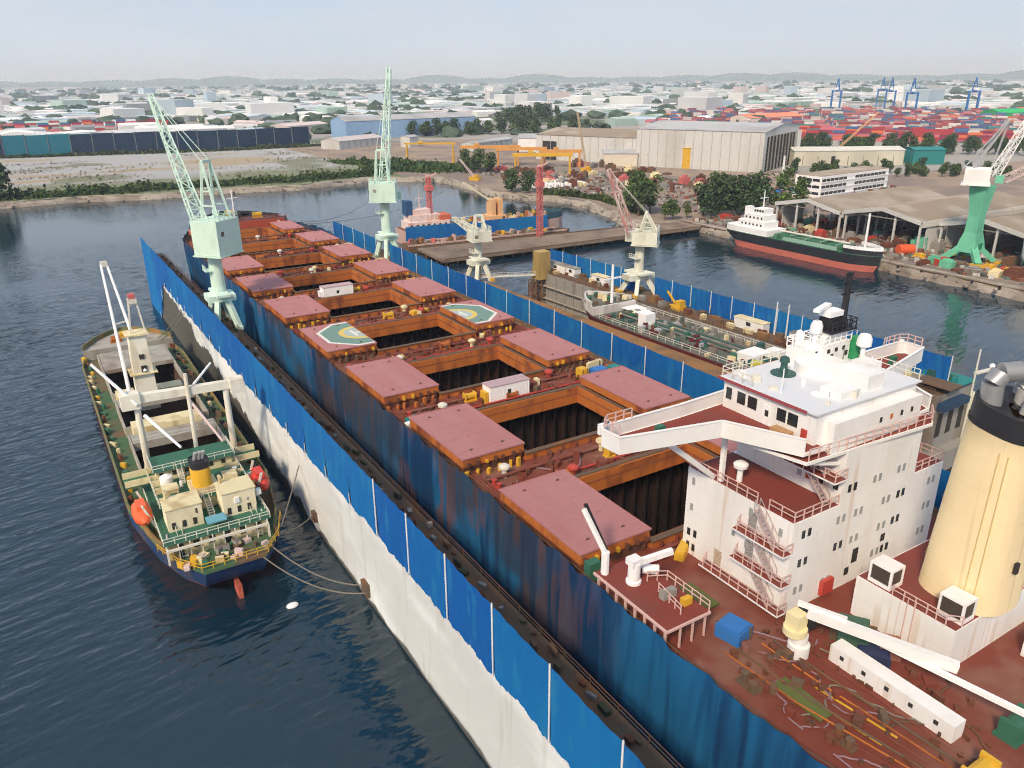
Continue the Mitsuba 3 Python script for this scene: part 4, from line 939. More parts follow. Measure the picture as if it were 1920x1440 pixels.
part(k, 'a_frame', MB().bar((x - 3, y + 3, 36), (x + 5.4, y - 1.5, 52), .5).bar((x, y + 5, 36), (x + 6.2, y, 52), .5).bar((x - 6, y + 5, 36), (x + 5.4, y - 1.0, 52), .35).bar((x + 5, y + 1, 36), (x + 6.2, y - 1, 52), .5).bar((x + 5, y - 1.6, 52), (x + 7, y + .2, 52), .7), STEEL)
part(k, 'outrigger', MB().lattice((x + 5, y - 4, 32.5), (x + 20, y - 20, 45), 2.4, 1.4, 9, .12), P('pale_pink', (.60, .47, .45), .6))
for n_, (xx, yy) in enumerate([(284, 134), (281, 165), (284, 141)]):
    single('counterweight_trolley', MB().box(xx - 1.6, xx + 1.6, yy - 2.4, yy + 2.4, 3.05, 3.9).box(xx - 1.2, xx + 1.2, yy - 1.6, yy + 1.6, 3.9, 4.9).tube((xx - 1.3, yy, 4.3), (xx + 1.3, yy, 4.3), .9), YEL, ['yellow trolley right of the green quay crane, the farther from it', 'yellow trolley left of the green quay crane near the quay edge', 'yellow trolley right of the green quay crane, close by its foot'][n_], 'trolley')
# red masts
def red_mast(key, x, y, zb, zt, w, lean=(0, 0)):
    part(key, 'mast', MB().lattice((x, y, zb), (x + lean[0], y + lean[1], zt), w, w * .8, int((zt - zb) / w / 1.1), .16), CRANERED)
    part(key, 'cab', MB().box(x - 1.5, x + 1.5, y - 1.5, y + 1.5, zb + (zt - zb) * .72, zb + (zt - zb) * .72 + 2.2), CRANERED)
    part(key, 'head', MB().bar((x + lean[0], y + lean[1], zt), (x + lean[0] + 3.2, y + lean[1] - 1.5, zt + 1.8), .5).box(x + lean[0] - .8, x + lean[0] + .8, y + lean[1] - .8, y + lean[1] + .8, zt, zt + 1.0), P('pale_red', (.62, .36, .34), .6))
red_mast(thing('mast_crane', 'tall red lattice mast crane standing on the jetty beside the blue wrapped vessel', 'crane'), 189, 282.5, 2.6, 32, 2.0)
red_mast(thing('mast_crane', 'red lattice mast crane rising from the pinkish deckhouse of the blue wrapped vessel', 'crane'), 151, 312, 7.5, 27.5, 1.8)
# ---------------------------------------------------------------- ship hull helper
def hull_rings(cx, y0, y1, beam, levels, stern_round=.55, bow_len=.22, flip=1, ang=0.0, ctr=None):
    """levels = [(z, width factor, bow shift, stern shift)]; flip = 1 bow towards +Y"""
    L_ = y1 - y0; out_ = []
    for z, wf, bs, ss in levels:
        pts = []
        prof = [(0, stern_round), (.03, stern_round + .2), (.09, .5 * (stern_round + .2) + .5), (.2, .985), (1 - bow_len, 1), (1 - bow_len * .6, .9), (1 - bow_len * .3, .62), (1 - bow_len * .1, .3), (1, .03)]
        for t, w in prof: pts.append((w * beam / 2 * wf, (t * (L_ - bs - ss) + ss)))
        ring = [(-a, b) for a, b in pts] + [(a, b) for a, b in pts[::-1]]
        ring.append(ring[0])
        R = []
        for a, b in ring:
            xx, yy = cx + a, (y0 + b) if flip == 1 else (y1 - b)
            if ang:
                ox, oy = ctr; c_, s_ = math.cos(ang), math.sin(ang); xx, yy = ox + (xx - ox) * c_ - (yy - oy) * s_, oy + (xx - ox) * s_ + (yy - oy) * c_
            R.append((xx, yy, z))
        out_.append(R)
    return out_


# ---------------------------------------------------------------- the general cargo ship at left
fs = thing('cargo_ship', 'old cream and green cargo ship with open holds moored beside the white dock wall', 'ship')
lv = [(-1.5, .80, 4, 8), (.6, .93, 2, 5), (2.3, .975, .9, 2.4), (3.8, .99, .5, 1.0), (6.0, 1.0, 0, 0)]
FC = 15.2
R = hull_rings(FC, 96.2, 212, 21.6, lv, .38, .17)
part(fs, 'hull', MB().grid(R[2:]), worn('navy_hull', (.014, .04, .115), (.10, .07, .05), .3, .9), smooth=30)
part(fs, 'boot_topping', MB().grid(R[:3]), worn('red_boot', (.40, .10, .065), (.20, .06, .045), .3, .8), smooth=30)
deckpoly = sg.Polygon([(a, b) for a, b, _ in R[-1][:-1]])
part(fs, 'rudder', MB().box(14.9, 15.5, 96.5, 99.2, -2, 2.0), 'red_boot')
holds = [sg.box(8.2, 124, 22.4, 143.5), sg.box(8.2, 148, 22.4, 163), sg.box(8.2, 167.5, 22.4, 196)]
dp = deckpoly
for h_ in holds: dp = dp.difference(h_)
part(fs, 'deck', MB().prism(dp, 5.6, 6.0), worn('green_main_deck', (.055, .12, .06), (.16, .09, .05), .3, .9, 1, .8))
part(fs, 'bulwark', MB().prism(deckpoly.difference(deckpoly.buffer(-.28)).difference(sg.box(-50, 90, 60, 101)), 6.002, 7.0), worn('rusty_bulwark', (.13, .15, .07), (.30, .16, .05), .5, 1))
part(fs, 'stern_rail', MB().rail([(6.6, 105, 6), (8.4, 99.8, 6), (10.8, 96.5, 6), (19.6, 96.5, 6), (22.0, 99.8, 6), (23.8, 105, 6)], 1.1, 1.5, .05), YEL)
for n_, h_ in enumerate(holds):
    x0, y0, x1, y1 = h_.bounds
    ck = part(fs, 'hatch_coaming', MB().prism(sg.box(x0 - .25, y0 - .25, x1 + .25, y1 + .25).difference(h_), 6.003, 8.0), worn('grey_coaming', (.36, .35, .31), (.22, .17, .12), .3, .9))
    m = MB(); zb = .8
    c = np.array([(x0, y0, zb), (x1, y0, zb), (x1, y1, zb), (x0, y1, zb), (x0, y0, 6.1), (x1, y0, 6.1), (x1, y1, 6.1), (x0, y1, 6.1)])
    m.add(c, [[0, 2, 1], [0, 3, 2], [0, 1, 5], [0, 5, 4], [1, 2, 6], [1, 6, 5], [2, 3, 7], [2, 7, 6], [3, 0, 4], [3, 4, 7]])
    part(fs, 'cargo_hold', m, worn('brown_hold', (.10, .060, .045), (.06, .045, .04), .3, 1))
    # tween deck / pontoon panels stacked at the far part of the hold
    rows_ = {0: [(139.5, 143.2)], 1: [(158.6, 162.8)], 2: [(183, 195.6)]}[n_]
    for ya, yb in rows_:
        for k in range(4): part(fs, 'hatch_pontoon', MB().box(x0 + .1, x1 - .1, ya + (yb - ya) * k / 4 + .05, ya + (yb - ya) * (k + 1) / 4 - .05, 7.2 if n_ else 6.6, 8.05 + .05 * (k % 2)), 'grey_coaming')
part(fs, 'forecastle', MB().prism(deckpoly.intersection(sg.box(-10, 199, 60, 230)), 6.004, 8.4), 'grey_coaming')
part(fs, 'forecastle_bulwark', MB().prism(deckpoly.intersection(sg.box(-10, 199.2, 60, 230)).difference(deckpoly.buffer(-.3)), 8.402, 9.5), 'rusty_bulwark')
for k, (x, y) in enumerate([(13, 203), (17.5, 203), (15.2, 206.5)]): part(fs, 'windlass', MB().tube((x - 1, y, 9.2), (x + 1, y, 9.2), .7).box(x - 1.3, x + 1.3, y - .8, y + .8, 8.4, 8.7), (RUST, BROWN, YEL)[k])
# forward mast tower with derricks
mt = part(fs, 'mast_tower', MB().grid([[(13.9 + a * w, 161.8 + b * w, z) for a, b in ((-1, -1), (1, -1), (1, 1), (-1, 1), (-1, -1))] for w, z in ((1.9, 6.0), (1.75, 15.5), (1.45, 21.5))]), PALEC)
part(mt, 'platform', MB().box(11.8, 16.0, 159.8, 163.9, 21.3, 21.6).box(11.4, 16.4, 159.4, 164.2, 13.5, 13.7), CREAM)
part(mt, 'window', MB().box(13.6, 14.5, 159.78 + .1, 160.05, 16.6, 17.5), SHADE); part(mt, 'window', MB().box(13.6, 14.6, 159.9 - .1, 160.0, 13.9, 15.2), SHADE)
part(fs, 'mast_top', MB().bar((13.0, 161, 21.6), (13.6, 161.4, 27.4), .3).bar((15.6, 161, 21.6), (15.0, 161.4, 27.4), .3).bar((13.4, 161.4, 27.2), (15.2, 161.4, 27.2), .35).box(13.5, 15.1, 160.9, 161.9, 27.4, 28.4), CREAMR)
part(fs, 'mast_head', MB().box(13.7, 14.9, 160.8, 161.8, 28.4, 29.3), CRANERED)
for a, b in (((10.6, 157.5, 8.5), (11.0, 172.4, 33.2)), ((14.2, 159.8, 14.0), (12.1, 172.6, 33.0))):
    part(fs, 'derrick_boom', MB().tube(a, b, .38, .22, 8), BRIGHT, smooth=40)
part(fs, 'derrick_tie', MB().bar((10.8, 166, 22.5), (13.1, 166.4, 22.8), .25).box(10.9, 12.2, 172.2, 172.9, 32.8, 33.8), CREAMR)
part(fs, 'winch_house', MB().box(9.0, 20.8, 143.9, 147.8, 6.01, 9.0), CREAM)
part(fs, 'winch_house', MB().box(8.6, 12, 163.4, 167.2, 6.01, 8.6).box(16.5, 21, 163.6, 167, 6.01, 8.6), CREAM)
# big portal frame over the aft hold
pg_ = part(fs, 'portal_mast', MB().bar((7.6, 128.5, 20.3), (25.4, 128.5, 19.6), 1.25, 1.3), PALEC)
for n_, (x, yy, zb) in enumerate([(9.2, 128.5, 6), (22.9, 128.5, 6)]): part(pg_, 'post', MB().tube((x, yy, zb), (x, yy, 19.6), .55, .48, 10), PALEC, smooth=40)
part(pg_, 'centre_post', MB().tube((16.6, 126.6, 8.0), (17.0, 128.0, 23.0), .36, .3, 8), PALEC, smooth=40)
part(pg_, 'end_block', MB().box(7.0, 9.8, 127.4, 129.6, 18.8, 21.3), PALEC); part(pg_, 'end_block', MB().box(23.6, 25.8, 127.5, 129.5, 18.2, 20.6), PALEC)
part(fs, 'derrick_boom', MB().tube((9.2, 127.2, 19.6), (4.2, 130.5, 26.4), .3, .22, 8), BRIGHT, smooth=40)
part(fs, 'derrick_boom', MB().tube((10.0, 127.2, 17.6), (13.6, 120.0, 14.0), .3, .2, 8), BRIGHT, smooth=40)
part(fs, 'derrick_boom', MB().tube((17.0, 128.4, 18.4), (20.0, 121.0, 13.0), .26, .2, 8), 'pale_pink', smooth=40)
part(fs, 'derrick_boom', MB().tube((19.6, 139, 17.0), (23.6, 143, 19.0), .24, .2, 8), BRIGHT, smooth=40)
# superstructure
def ell(cx, cy, a, b, z):
    r_ = rrect(cx, cy, a, b); r_ = np.vstack([r_, r_[:1]])
    return np.c_[r_, np.full(len(r_), z)]
def tier(x0, x1, y0, y1, z0, z1, m=CREAM, d=GREEND):
    t_ = part(fs, 'deckhouse', MB().box(x0, x1, y0, y1, z0, z1), m)
    part(t_, 'deck_plate', MB().box(x0 - .5, x1 + .5, y0 - .5, y1 + .5, z1 + .003, z1 + .12), d)
    part(t_, 'rail', MB().rail([(x0 - .45, y1, z1 + .12), (x0 - .45, y0 - .45, z1 + .12), (x1 + .45, y0 - .45, z1 + .12), (x1 + .45, y1, z1 + .12)], 1.0, 1.4, .05), CREAMR)
    return t_
t1 = tier(7.6, 21.0, 101.6, 122.6, 6.005, 8.5)
for k in range(6): part(t1, 'door' if k % 3 == 0 else 'window', MB().box(8.8 + k * 2.1, 9.6 + k * 2.1, 101.53, 101.597, 6.2 if k % 3 == 0 else 7.0, 8.1), SHADE)
worn('cream_light', (.76, .69, .50), (.60, .50, .30), .5, .6)
for x0, x1, zt in ((8.4, 13.1, 12.0), (15.9, 20.5, 12.3)):
    bk_ = part(fs, 'deckhouse', MB().box(x0, x1, 104.4, 108.5, 8.63, zt), 'cream_light')
    part(bk_, 'roof_plate', MB().box(x0 - .15, x1 + .15, 104.25, 108.6, zt + .002, zt + .1), CREAM)
    for k in range(3): part(bk_, 'window', MB().box(x0 + .5 + k * 1.4, x0 + 1.0 + k * 1.4, 104.33, 104.397, 9.0, 10.0), SHADE)
    part(bk_, 'vent_pipe', MB().tube((x0 + .6, 108, zt), (x0 + .6, 108, zt + 1.3), .2).tube((x0 + .6, 108, zt + 1.3), (x0 + .6, 107.5, zt + 1.3), .25), CREAM, smooth=40)
t3 = tier(8.6, 20.4, 108.9, 121.6, 8.63, 10.4)
for k in range(4): part(t3, 'bulwark_panel', MB().box(8.1 + (k % 2) * 10.6, 10.2 + (k % 2) * 10.6, 113.0 - .08 + 2.6 * (k // 2), 113.0 + 2.6 * (k // 2), 10.53, 11.6), CREAM)
t4 = tier(9.2, 20.2, 117.0, 122.0, 10.54, 12.3)
for k in range(8): part(t4, 'window', MB().box(9.7 + k * 1.3, 10.6 + k * 1.3, 122.003, 122.06, 11.2, 12.0), DARK)
for k in range(6): part(t4, 'window', MB().box(9.6 + k * 1.8, 10.2 + k * 1.8, 116.93, 116.997, 11.2, 11.9), SHADE)
part(fs, 'engine_hatch', MB().box(12.8, 16.6, 109.6, 113.4, 10.53, 11.5), CREAM)
part(fs, 'deck_store', MB().box(9.2, 11.2, 110.4, 112.4, 10.53, 12.0).box(9.1, 11.3, 110.3, 112.5, 12.002, 12.1), CREAM); part(fs, 'deck_store', MB().box(17.6, 19.6, 110.6, 112.6, 10.53, 12.0), CREAM)
part(fs, 'bridge_wing', MB().box(4.8, 9.19, 117.6, 120.6, 10.3, 10.55), GREEND); part(fs, 'bridge_wing', MB().box(20.21, 24.6, 117.6, 120.6, 10.3, 10.55), GREEND)
for xa, xb in ((4.8, 9.1), (20.3, 24.6)): part(fs, 'wing_bulwark', MB().box(xa, xb, 117.5, 117.6, 10.56, 11.6).box(xa, xb, 120.6, 120.7, 10.56, 11.6), CREAM)
for k in range(10):
    x = 7.4 + k * 1.5; part(fs, 'stanchion', MB().bar((x, 100.9, 6.0), (x, 100.9, 8.6), .16), CREAMR)
ff_ = part(fs, 'funnel', MB().grid([ell(14.6, 111.4, 1.35, 1.7, z) for z in (10.6, 14.4)]), P('ship_yellow', (.70, .40, .03), .5), smooth=50)
part(ff_, 'black_top', MB().grid([ell(14.6, 111.4, 1.36, 1.72, z) for z in (14.4, 15.4)]).prism(rrect(14.6, 111.4, 1.3, 1.6), 15.2, 15.3), BLACK, smooth=50)
for d_ in (-.5, .1, .6): part(ff_, 'exhaust_pipe', MB().tube((14.6 + d_, 111.6, 15.3), (14.8 + d_, 111.2, 16.6), .26), STEEL, smooth=40)
for n_, (x, y, z, l_) in enumerate([(5.9, 110.6, 9.6, 'orange lifeboat on the port side'), (22.6, 110.8, 10.0, 'red lifeboat on the starboard side')]):
    m = MB(); m.grid([[(x + 1.35 * w * math.cos(t), y + 3.4 * u, z + 1.35 * w * math.sin(t)) for t in np.linspace(0, 2 * math.pi, 13)] for u, w in [(-1, .05), (-.85, .5), (-.5, .92), (0, 1), (.5, .92), (.85, .5), (1, .05)]])
    m.box(x - .6, x + .6, y - 1.6, y + 1.0, z + .9, z + 1.75)
    part(fs, 'lifeboat', m, P('boat_orange', (.78, .13, .04), .4) if n_ == 0 else P('boat_red', (.62, .06, .04), .4), smooth=40, label=l_)
    sx = 1 if n_ == 0 else -1
    part(fs, 'boat_davit', MB().bar((x + sx * 1.9, y - 2.4, 6.4), (x, y - 2.4, z + 2.2), .3).bar((x + sx * 1.9, y + 2.4, 6.4), (x, y + 2.4, z + 2.2), .3), CREAMR)
part(fs, 'awning', MB().box(13.2, 15.8, 102.0, 104.0, 9.6, 9.8), P('awning_blue', (.13, .36, .45), .7))
part(fs, 'water_tank', MB().lathe([(.9, 0), (.9, 1.8), (.2, 2.2)], (10.2, 114.6, 10.53), 12), BRIGHT, smooth=40)
for a, b in [((14.4, 108.6, 10.5), (14.4, 105.0, 8.65)), ((9.6, 104.2, 8.6), (9.6, 101.2, 6.1)), ((12.4, 117, 12.3), (12.4, 114.6, 10.55)), ((19.8, 104.2, 8.6), (19.8, 101.2, 6.1))]: part(fs, 'stair', stair(a, b), CREAMR)
g3 = np.random.default_rng(17)
part(fs, 'stern_post_frame', MB().bar((7.4, 100.4, 6), (7.4, 100.4, 8.1), .25).bar((20.9, 100.4, 6), (20.9, 100.4, 8.1), .25).bar((7.4, 100.4, 8.1), (20.9, 100.4, 8.1), .3, .3).bar((7.4, 100.4, 8.1), (8, 104, 8.7), .2).bar((20.9, 100.4, 8.1), (20.9, 104, 8.6), .2), CREAMR)
for k in range(30):
    x, y = g3.uniform(8, 22), g3.uniform(97.5, 101)
    part(fs, 'deck_gear', MB().rbox(x, y, 6.0, g3.uniform(.4, 1.3), g3.uniform(.4, 1.2), g3.uniform(.4, 1.2), g3.uniform(0, 1.5)), (GREEND, YEL, CREAM, 'pale_pink', BROWN, GREY)[g3.integers(6)])
for k in range(80):
    x, y, z = g3.uniform(8.6, 21.6), g3.uniform(104.5, 114.5), (10.63, 10.63, 10.63)[k % 3]
    if 12.4 < x < 17.2 and z < 12 and y < 114: continue
    part(fs, 'deck_gear', MB().rbox(x, y, z, g3.uniform(.3, .9), g3.uniform(.3, .9), g3.uniform(.3, 1.0), g3.uniform(0, 1.5)), (GREEND, CREAM, BRIGHT, STEEL, YEL, BROWN)[g3.integers(6)])
for k in range(24):
    y = 122 + k * 3.3
    part(fs, 'side_gear', MB().rbox(5.6 + g3.uniform(-.5, .5), y, 6.0, .5, g3.uniform(.5, 1.6), g3.uniform(.5, 1.3), g3.uniform(0, 1)), (YEL, CREAM, RUSTD, GREEND)[g3.integers(4)])
    part(fs, 'side_gear', MB().rbox(24.6 + g3.uniform(-.4, .4), y, 6.0, .5, g3.uniform(.5, 1.6), g3.uniform(.5, 1.3), g3.uniform(0, 1)), (BROWN, CREAM, RUSTD, BLACK)[g3.integers(4)])


def rope(p, q, sag, lab):
    p, q = np.array(p, float), np.array(q, float)
    pts = [p + (q - p) * t - [0, 0, sag * 4 * t * (1 - t)] for t in np.linspace(0, 1, 17)]
    single('mooring_rope', MB().path(pts, .10, 5), ROPE, lab, 'rope', smooth=True)


rope((20.4, 97.0, 6.2), (29.4, 86.8, 2.6), 1.6, 'upper rope from the stern of the cargo ship to the dock wall fairlead')
rope((18.4, 96.6, 6.0), (29.4, 86.0, 1.8), 2.0, 'lower sagging rope from the stern of the cargo ship to the dock wall')
rope((23.0, 99.5, 6.4), (29.4, 107.6, 3.2), .4, 'short taut rope from the stern quarter of the cargo ship to the dock wall')
rope((22.9, 101.0, 7), (29.5, 113.0, 9.5), .2, 'steep taut rope rising from the cargo ship stern to the white wall')
rope((22.0, 196, 9), (29.5, 205, 12.4), .5, 'nearer of the two dark ropes at the bow of the cargo ship')
rope((21.6, 198, 9), (29.5, 208, 12.6), .5, 'farther of the two dark ropes at the bow of the cargo ship')
rope((79, 272, 21), (170, 420, 6), 4, 'long left rope running from the bow of the bulk carrier over the basin')
rope((81, 266, 21), (215, 420, 6), 4, 'long right rope running from the bow of the bulk carrier over the basin')
single('floating_buoy', MB().ball((20.6, 91.0, .15), .7, 2, (1.2, .8, .5)), BRIGHT, 'small white float in the water behind the stern of the cargo ship', 'buoy', smooth=True)

# ---------------------------------------------------------------- green decked tanker in dock 2
g4 = np.random.default_rng(51)
tk = thing('tanker', 'tanker with green deck and white bow rail inside the smaller dock', 'ship')
TC = 117.2
tr = lambda R_: [[(*d2(a, b), c) for a, b, c in r_] for r_ in R_]
R = tr(hull_rings(TC, 72, 153, 14.2, [(5.2, .8, 6, 2), (9, .96, 4, 1), (14.2, 1, 0, 0)], .6, .2))
part(tk, 'hull', MB().grid(R), P('maroon_hull', (.10, .02, .025), .6), smooth=30)
tp = sg.Polygon([(a, b) for a, b, _ in R[-1][:-1]])
part(tk, 'deck', MB().prism(tp, 14.0, 14.25), worn('grey_green_deck', (.095, .115, .095), (.15, .13, .11), .35, 1, 1, .8))
part(tk, 'forecastle', MB().prism(tp.intersection(sg.box(90, 141.5, 150, 170)), 14.252, 16.2), worn('bow_white', (.62, .60, .58), (.40, .36, .30), .5, .7))
part(tk, 'forecastle_deck', MB().prism(tp.intersection(sg.box(90, 141.7, 150, 170)).buffer(-.3), 16.202, 16.23), 'grey_green_deck')
part(tk, 'bow_bulwark', MB().prism(tp.intersection(sg.box(90, 143, 150, 170)).difference(tp.buffer(-.35)), 16.202, 17.2), 'bow_white')
for k in range(16): part(tk, 'bow_gear', MB().rbox(*d2(g4.uniform(112, 122), g4.uniform(142.5, 150)), 16.23, g4.uniform(.4, 1.4), g4.uniform(.4, 1.4), g4.uniform(.4, 1.3), .3 * k), (BROWN, GREEND, GREY, CREAM, 'maroon_hull')[k % 5])
part(tk, 'foremast', MB().tube((*d2(117.2, 143.5), 16.2), (*d2(117.2, 143.5), 25.5), .4, .28).bar((*d2(114.4, 143.5), 22.2), (*d2(120, 143.5), 22.2), .35), BRIGHT, smooth=40)
part(tk, 'bow_plate', MB().rbox(*d2(121.0, 138.5), 15.1, 4.8, 6.0, .15, A2), BRIGHT)
part(tk, 'white_store', MB().rbox(*d2(115.0, 129), 14.25, 3.0, 2.4, 3.2, A2), BRIGHT)
part(tk, 'white_manifold', MB().rbox(*d2(116.5, 100), 14.25, 5.4, 4.2, 1.8, A2).rbox(*d2(119.5, 97), 14.25, 2.5, 3.2, 2.4, A2), WHITE)
for k in range(6): part(tk, 'cargo_pipe', MB().tube((*d2(115.4 + k * .8, 78), 15.0), (*d2(115.4 + k * .8, 139), 15.0), .18, n=6), (GREY, 'compass_green', 'grey_green_deck')[k % 3], smooth=True)
for k in range(210):
    x, y = d2(g4.uniform(110.8, 123.4), g4.uniform(74, 140))
    part(tk, 'deck_gear', MB().rbox(x, y, 14.25, g4.uniform(.3, 1.3), g4.uniform(.3, 1.6), g4.uniform(.4, 1.5), A2 + .8 * (k % 3)), ('compass_green', GREEND, GREY, 'grey_green_deck', BROWN, CREAM, STEEL, 'maroon_hull')[g4.integers(8)])
for k, (x, y) in enumerate([(114.0, 92.5), (116.6, 88.6), (113.0, 88.4), (111.8, 95.5)]): part(tk, 'yellow_gear', MB().rbox(*d2(x, y), 14.25, 1.8, 1.8, 1.4 + .2 * k, .3), P('acid_yellow', (.45, .42, .05), .6))
part(tk, 'rail', MB().rail([(*d2(110.4, 75), 14.25), (*d2(110.4, 140), 14.25)], 1.1, 2.4, .05).rail([(*d2(124.2, 75), 14.25), (*d2(124.2, 140), 14.25)], 1.1, 2.4, .05), CREAMR)
# teal scaffolded stern gear at the near end of the dock
ts = thing('work_platform', 'teal covered work platform at the near end of the smaller dock', 'platform')
part(ts, 'deck', MB().rbox(*d2(134.8, 73), 15.2, 6.6, 11, .3, A2), TEAL); part(ts, 'roof', MB().rbox(*d2(129.5, 70), 15.8, 4.0, 6.6, .25, A2), BROWN)
for k in range(14): part(ts, 'gear', MB().rbox(*d2(g4.uniform(132.4, 137.2), g4.uniform(69, 77.5)), 15.5, g4.uniform(.5, 1.6), g4.uniform(.5, 1.6), g4.uniform(.4, 1.5), 0), (TEAL, GREEND, 'compass_green', CREAM)[k % 4])
part(ts, 'mast', MB().tube((*d2(136.8, 67.4), 4), (*d2(136.8, 67.4), 21.5), .22, .15).bar((*d2(136.8, 67.4), 17), (*d2(140.5, 66.5), 17.2), .8, .3), CREAMR)
part(ts, 'lamp_head', MB().ball((*d2(140.6, 66.5), 17.8), .5), BRIGHT, smooth=True)

# ---------------------------------------------------------------- small tanker at the quay
qs = thing('coastal_tanker', 'black and red coastal tanker with white deckhouse moored at the right hand quay', 'ship')
R = hull_rings(259.2, 166, 237.5, 11.6, [(-1, .85, 3, 6), (2.5, .97, 1.2, 4.5), (2.6, .97, 1.2, 4.3), (5.2, 1, .4, .5), (6.3, 1, 0, 0)], .62, .2, -1)
part(qs, 'boot_topping', MB().grid(R[:2]), P('coral_red', (.54, .155, .11), .55), smooth=30)
part(qs, 'hull', MB().grid(R[2:]), P('black_hull', (.018, .02, .025), .5), smooth=30)
qp = sg.Polygon([(a, b) for a, b, _ in R[-1][:-1]])
part(qs, 'deck', MB().prism(qp, 6.0, 6.25), worn('tanker_green', (.03, .13, .065), (.10, .14, .10), .4, .8, 1, .8))
part(qs, 'forecastle', MB().prism(qp.intersection(sg.box(200, 100, 300, 178.5)), 6.252, 8.0), 'black_hull')
part(qs, 'bow_bulwark', MB().prism(qp.buffer(.05).intersection(sg.box(200, 100, 300, 178.5)).difference(qp.buffer(-.4)), 8.002, 9.1), BRIGHT)
part(qs, 'forecastle_deck', MB().prism(qp.intersection(sg.box(200, 100, 300, 178.3)).buffer(-.45), 8.002, 8.05), GREY)
part(qs, 'foremast', MB().tube((259.2, 173.5, 8), (259.2, 173.5, 20.5), .45, .35), BRIGHT, smooth=40)
part(qs, 'poop', MB().prism(qp.intersection(sg.box(200, 214, 300, 260)), 6.252, 8.6), WHITE)
dk_ = part(qs, 'deckhouse', MB().box(255.2, 263.4, 217, 231, 8.602, 11.4).box(255.8, 262.8, 218, 228.6, 11.402, 14.0).box(256.6, 262, 219, 224.6, 14.002, 16.4), WHITE)
for z, y0, n_ in ((9.9, 218.5, 6), (12.6, 219, 5)):
    for k in range(n_): part(dk_, 'window', MB().box(255.13 + (.6 if z > 11 else 0), 255.197 + (.6 if z > 11 else 0), y0 + k * 2, y0 + .8 + k * 2, z - .4, z + .4), SHADE)
for k in range(4): part(dk_, 'window', MB().box(256.53, 256.597, 219.4 + k * 1.3, 220.3 + k * 1.3, 15, 15.9), DARK)
part(qs, 'signal_mast', MB().tube((259.2, 222, 16.4), (259.2, 222, 23.5), .3, .18).bar((256.8, 222, 20.5), (261.6, 222, 20.5), .25), BRIGHT)
part(qs, 'funnel', MB().rbox(259.2, 229.2, 11.4, 2.6, 2.6, 5.0), WHITE)
for k in range(4): part(qs, 'cargo_tank_trunk', MB().box(255.6, 262.8, 181 + k * 8, 188 + k * 8, 6.252, 7.6 + .2 * (k % 2)), 'tanker_green')
for k in range(5): part(qs, 'frame_hoop', MB().bar((254.4, 182 + k * 7, 6.2), (254.4, 182 + k * 7, 8.4), .2).bar((254.4, 182 + k * 7, 8.4), (263.6, 182 + k * 7, 8.4), .25), P('pale_green', (.25, .42, .33), .6))
part(qs, 'side_screen', MB().box(253.55, 253.62, 181, 206, 6.3, 7.8), 'pale_green')
part(qs, 'pipe_rack', MB().tube((259, 180, 8.6), (259, 212, 8.6), .25, n=6).tube((260, 180, 8.6), (260, 212, 8.6), .25, n=6), CREAMR)

# ---------------------------------------------------------------- blue wrapped vessel behind the jetty
bv = thing('offshore_vessel', 'vessel wrapped in blue sheeting with pinkish deckhouse moored behind the jetty', 'ship')
an = math.atan2(304 - 312, 214 - 138)  # lies almost across the view
V = lambda x, y: (176 + (x) * math.cos(an) - y * math.sin(an), 309 + (x) * math.sin(an) + y * math.cos(an))
def vr(m, x0, x1, y0, y1, z0, z1): return m.prism([V(x0, y0), V(x1, y0), V(x1, y1), V(x0, y1)], z0, z1)
hp_ = sg.Polygon([V(-39, -7), V(28, -7), V(37, -4), V(41, 0), V(37, 4), V(28, 7), V(-39, 7)])
part(bv, 'hull', MB().prism(hp_, -1, 6.2), worn('pinkish_hull', (.52, .36, .32), (.36, .22, .18), .3, .8))
part(bv, 'deck', MB().prism(hp_.buffer(-.3), 6.202, 6.4), BROWN)
part(bv, 'blue_sheeting', vr(MB(), -39.2, 29, -7.5, -7.2, 1.8, 8.4), 'blue_tarpaulin')
part(bv, 'bow_bulwark', MB().prism(hp_.difference(hp_.buffer(-.4)).intersection(sg.Polygon([V(29, -9), V(43, -9), V(43, 9), V(29, 9)])), 6.402, 9.2), P('dark_teal', (.03, .09, .12), .6))
part(bv, 'deckhouse', vr(vr(vr(MB(), -37, -18, -5, 5, 6.41, 9.6), -36, -22, -4, 4, 9.602, 12.4), -34, -26, -3, 3, 12.402, 14.6), worn('pale_pink_white', (.70, .58, .55), (.60, .36, .28), .5, .9))
for k in range(7): part(bv, 'window', vr(MB(), -36 + k * 2.6, -35 + k * 2.6, -5.1, -5.003, 7.4, 8.6), SHADE)
part(bv, 'funnel', vr(MB(), -37, -34, -2.6, 2.6, 12.3, 18.4), P('funnel_blue', (.02, .07, .17), .5))
part(bv, 'signal_mast', MB().tube((*V(-30, 0), 14.6), (*V(-30, 0), 23), .35, .2).bar((*V(-32, 0), 19), (*V(-28, 0), 19), .3), 'pale_pink')
part(bv, 'orange_tower', vr(vr(vr(MB(), 3, 5, -3, 3, 6.41, 16.5), 6.6, 8.6, -3, 3, 6.41, 16.5), 1.5, 10, -4, 4, 6.42, 9.4), P('apricot', (.66, .40, .20), .6))
part(bv, 'orange_plinth', vr(MB(), -23, -17, -4, 4, 9.603, 11.8), P('rust_red', (.50, .12, .06), .6))
part(bv, 'crane_boom', MB().bar((*V(4, 0), 15.5), (*V(-8, 3), 24), .8), P('pale_buff', (.58, .55, .42), .6))
g5 = np.random.default_rng(61)
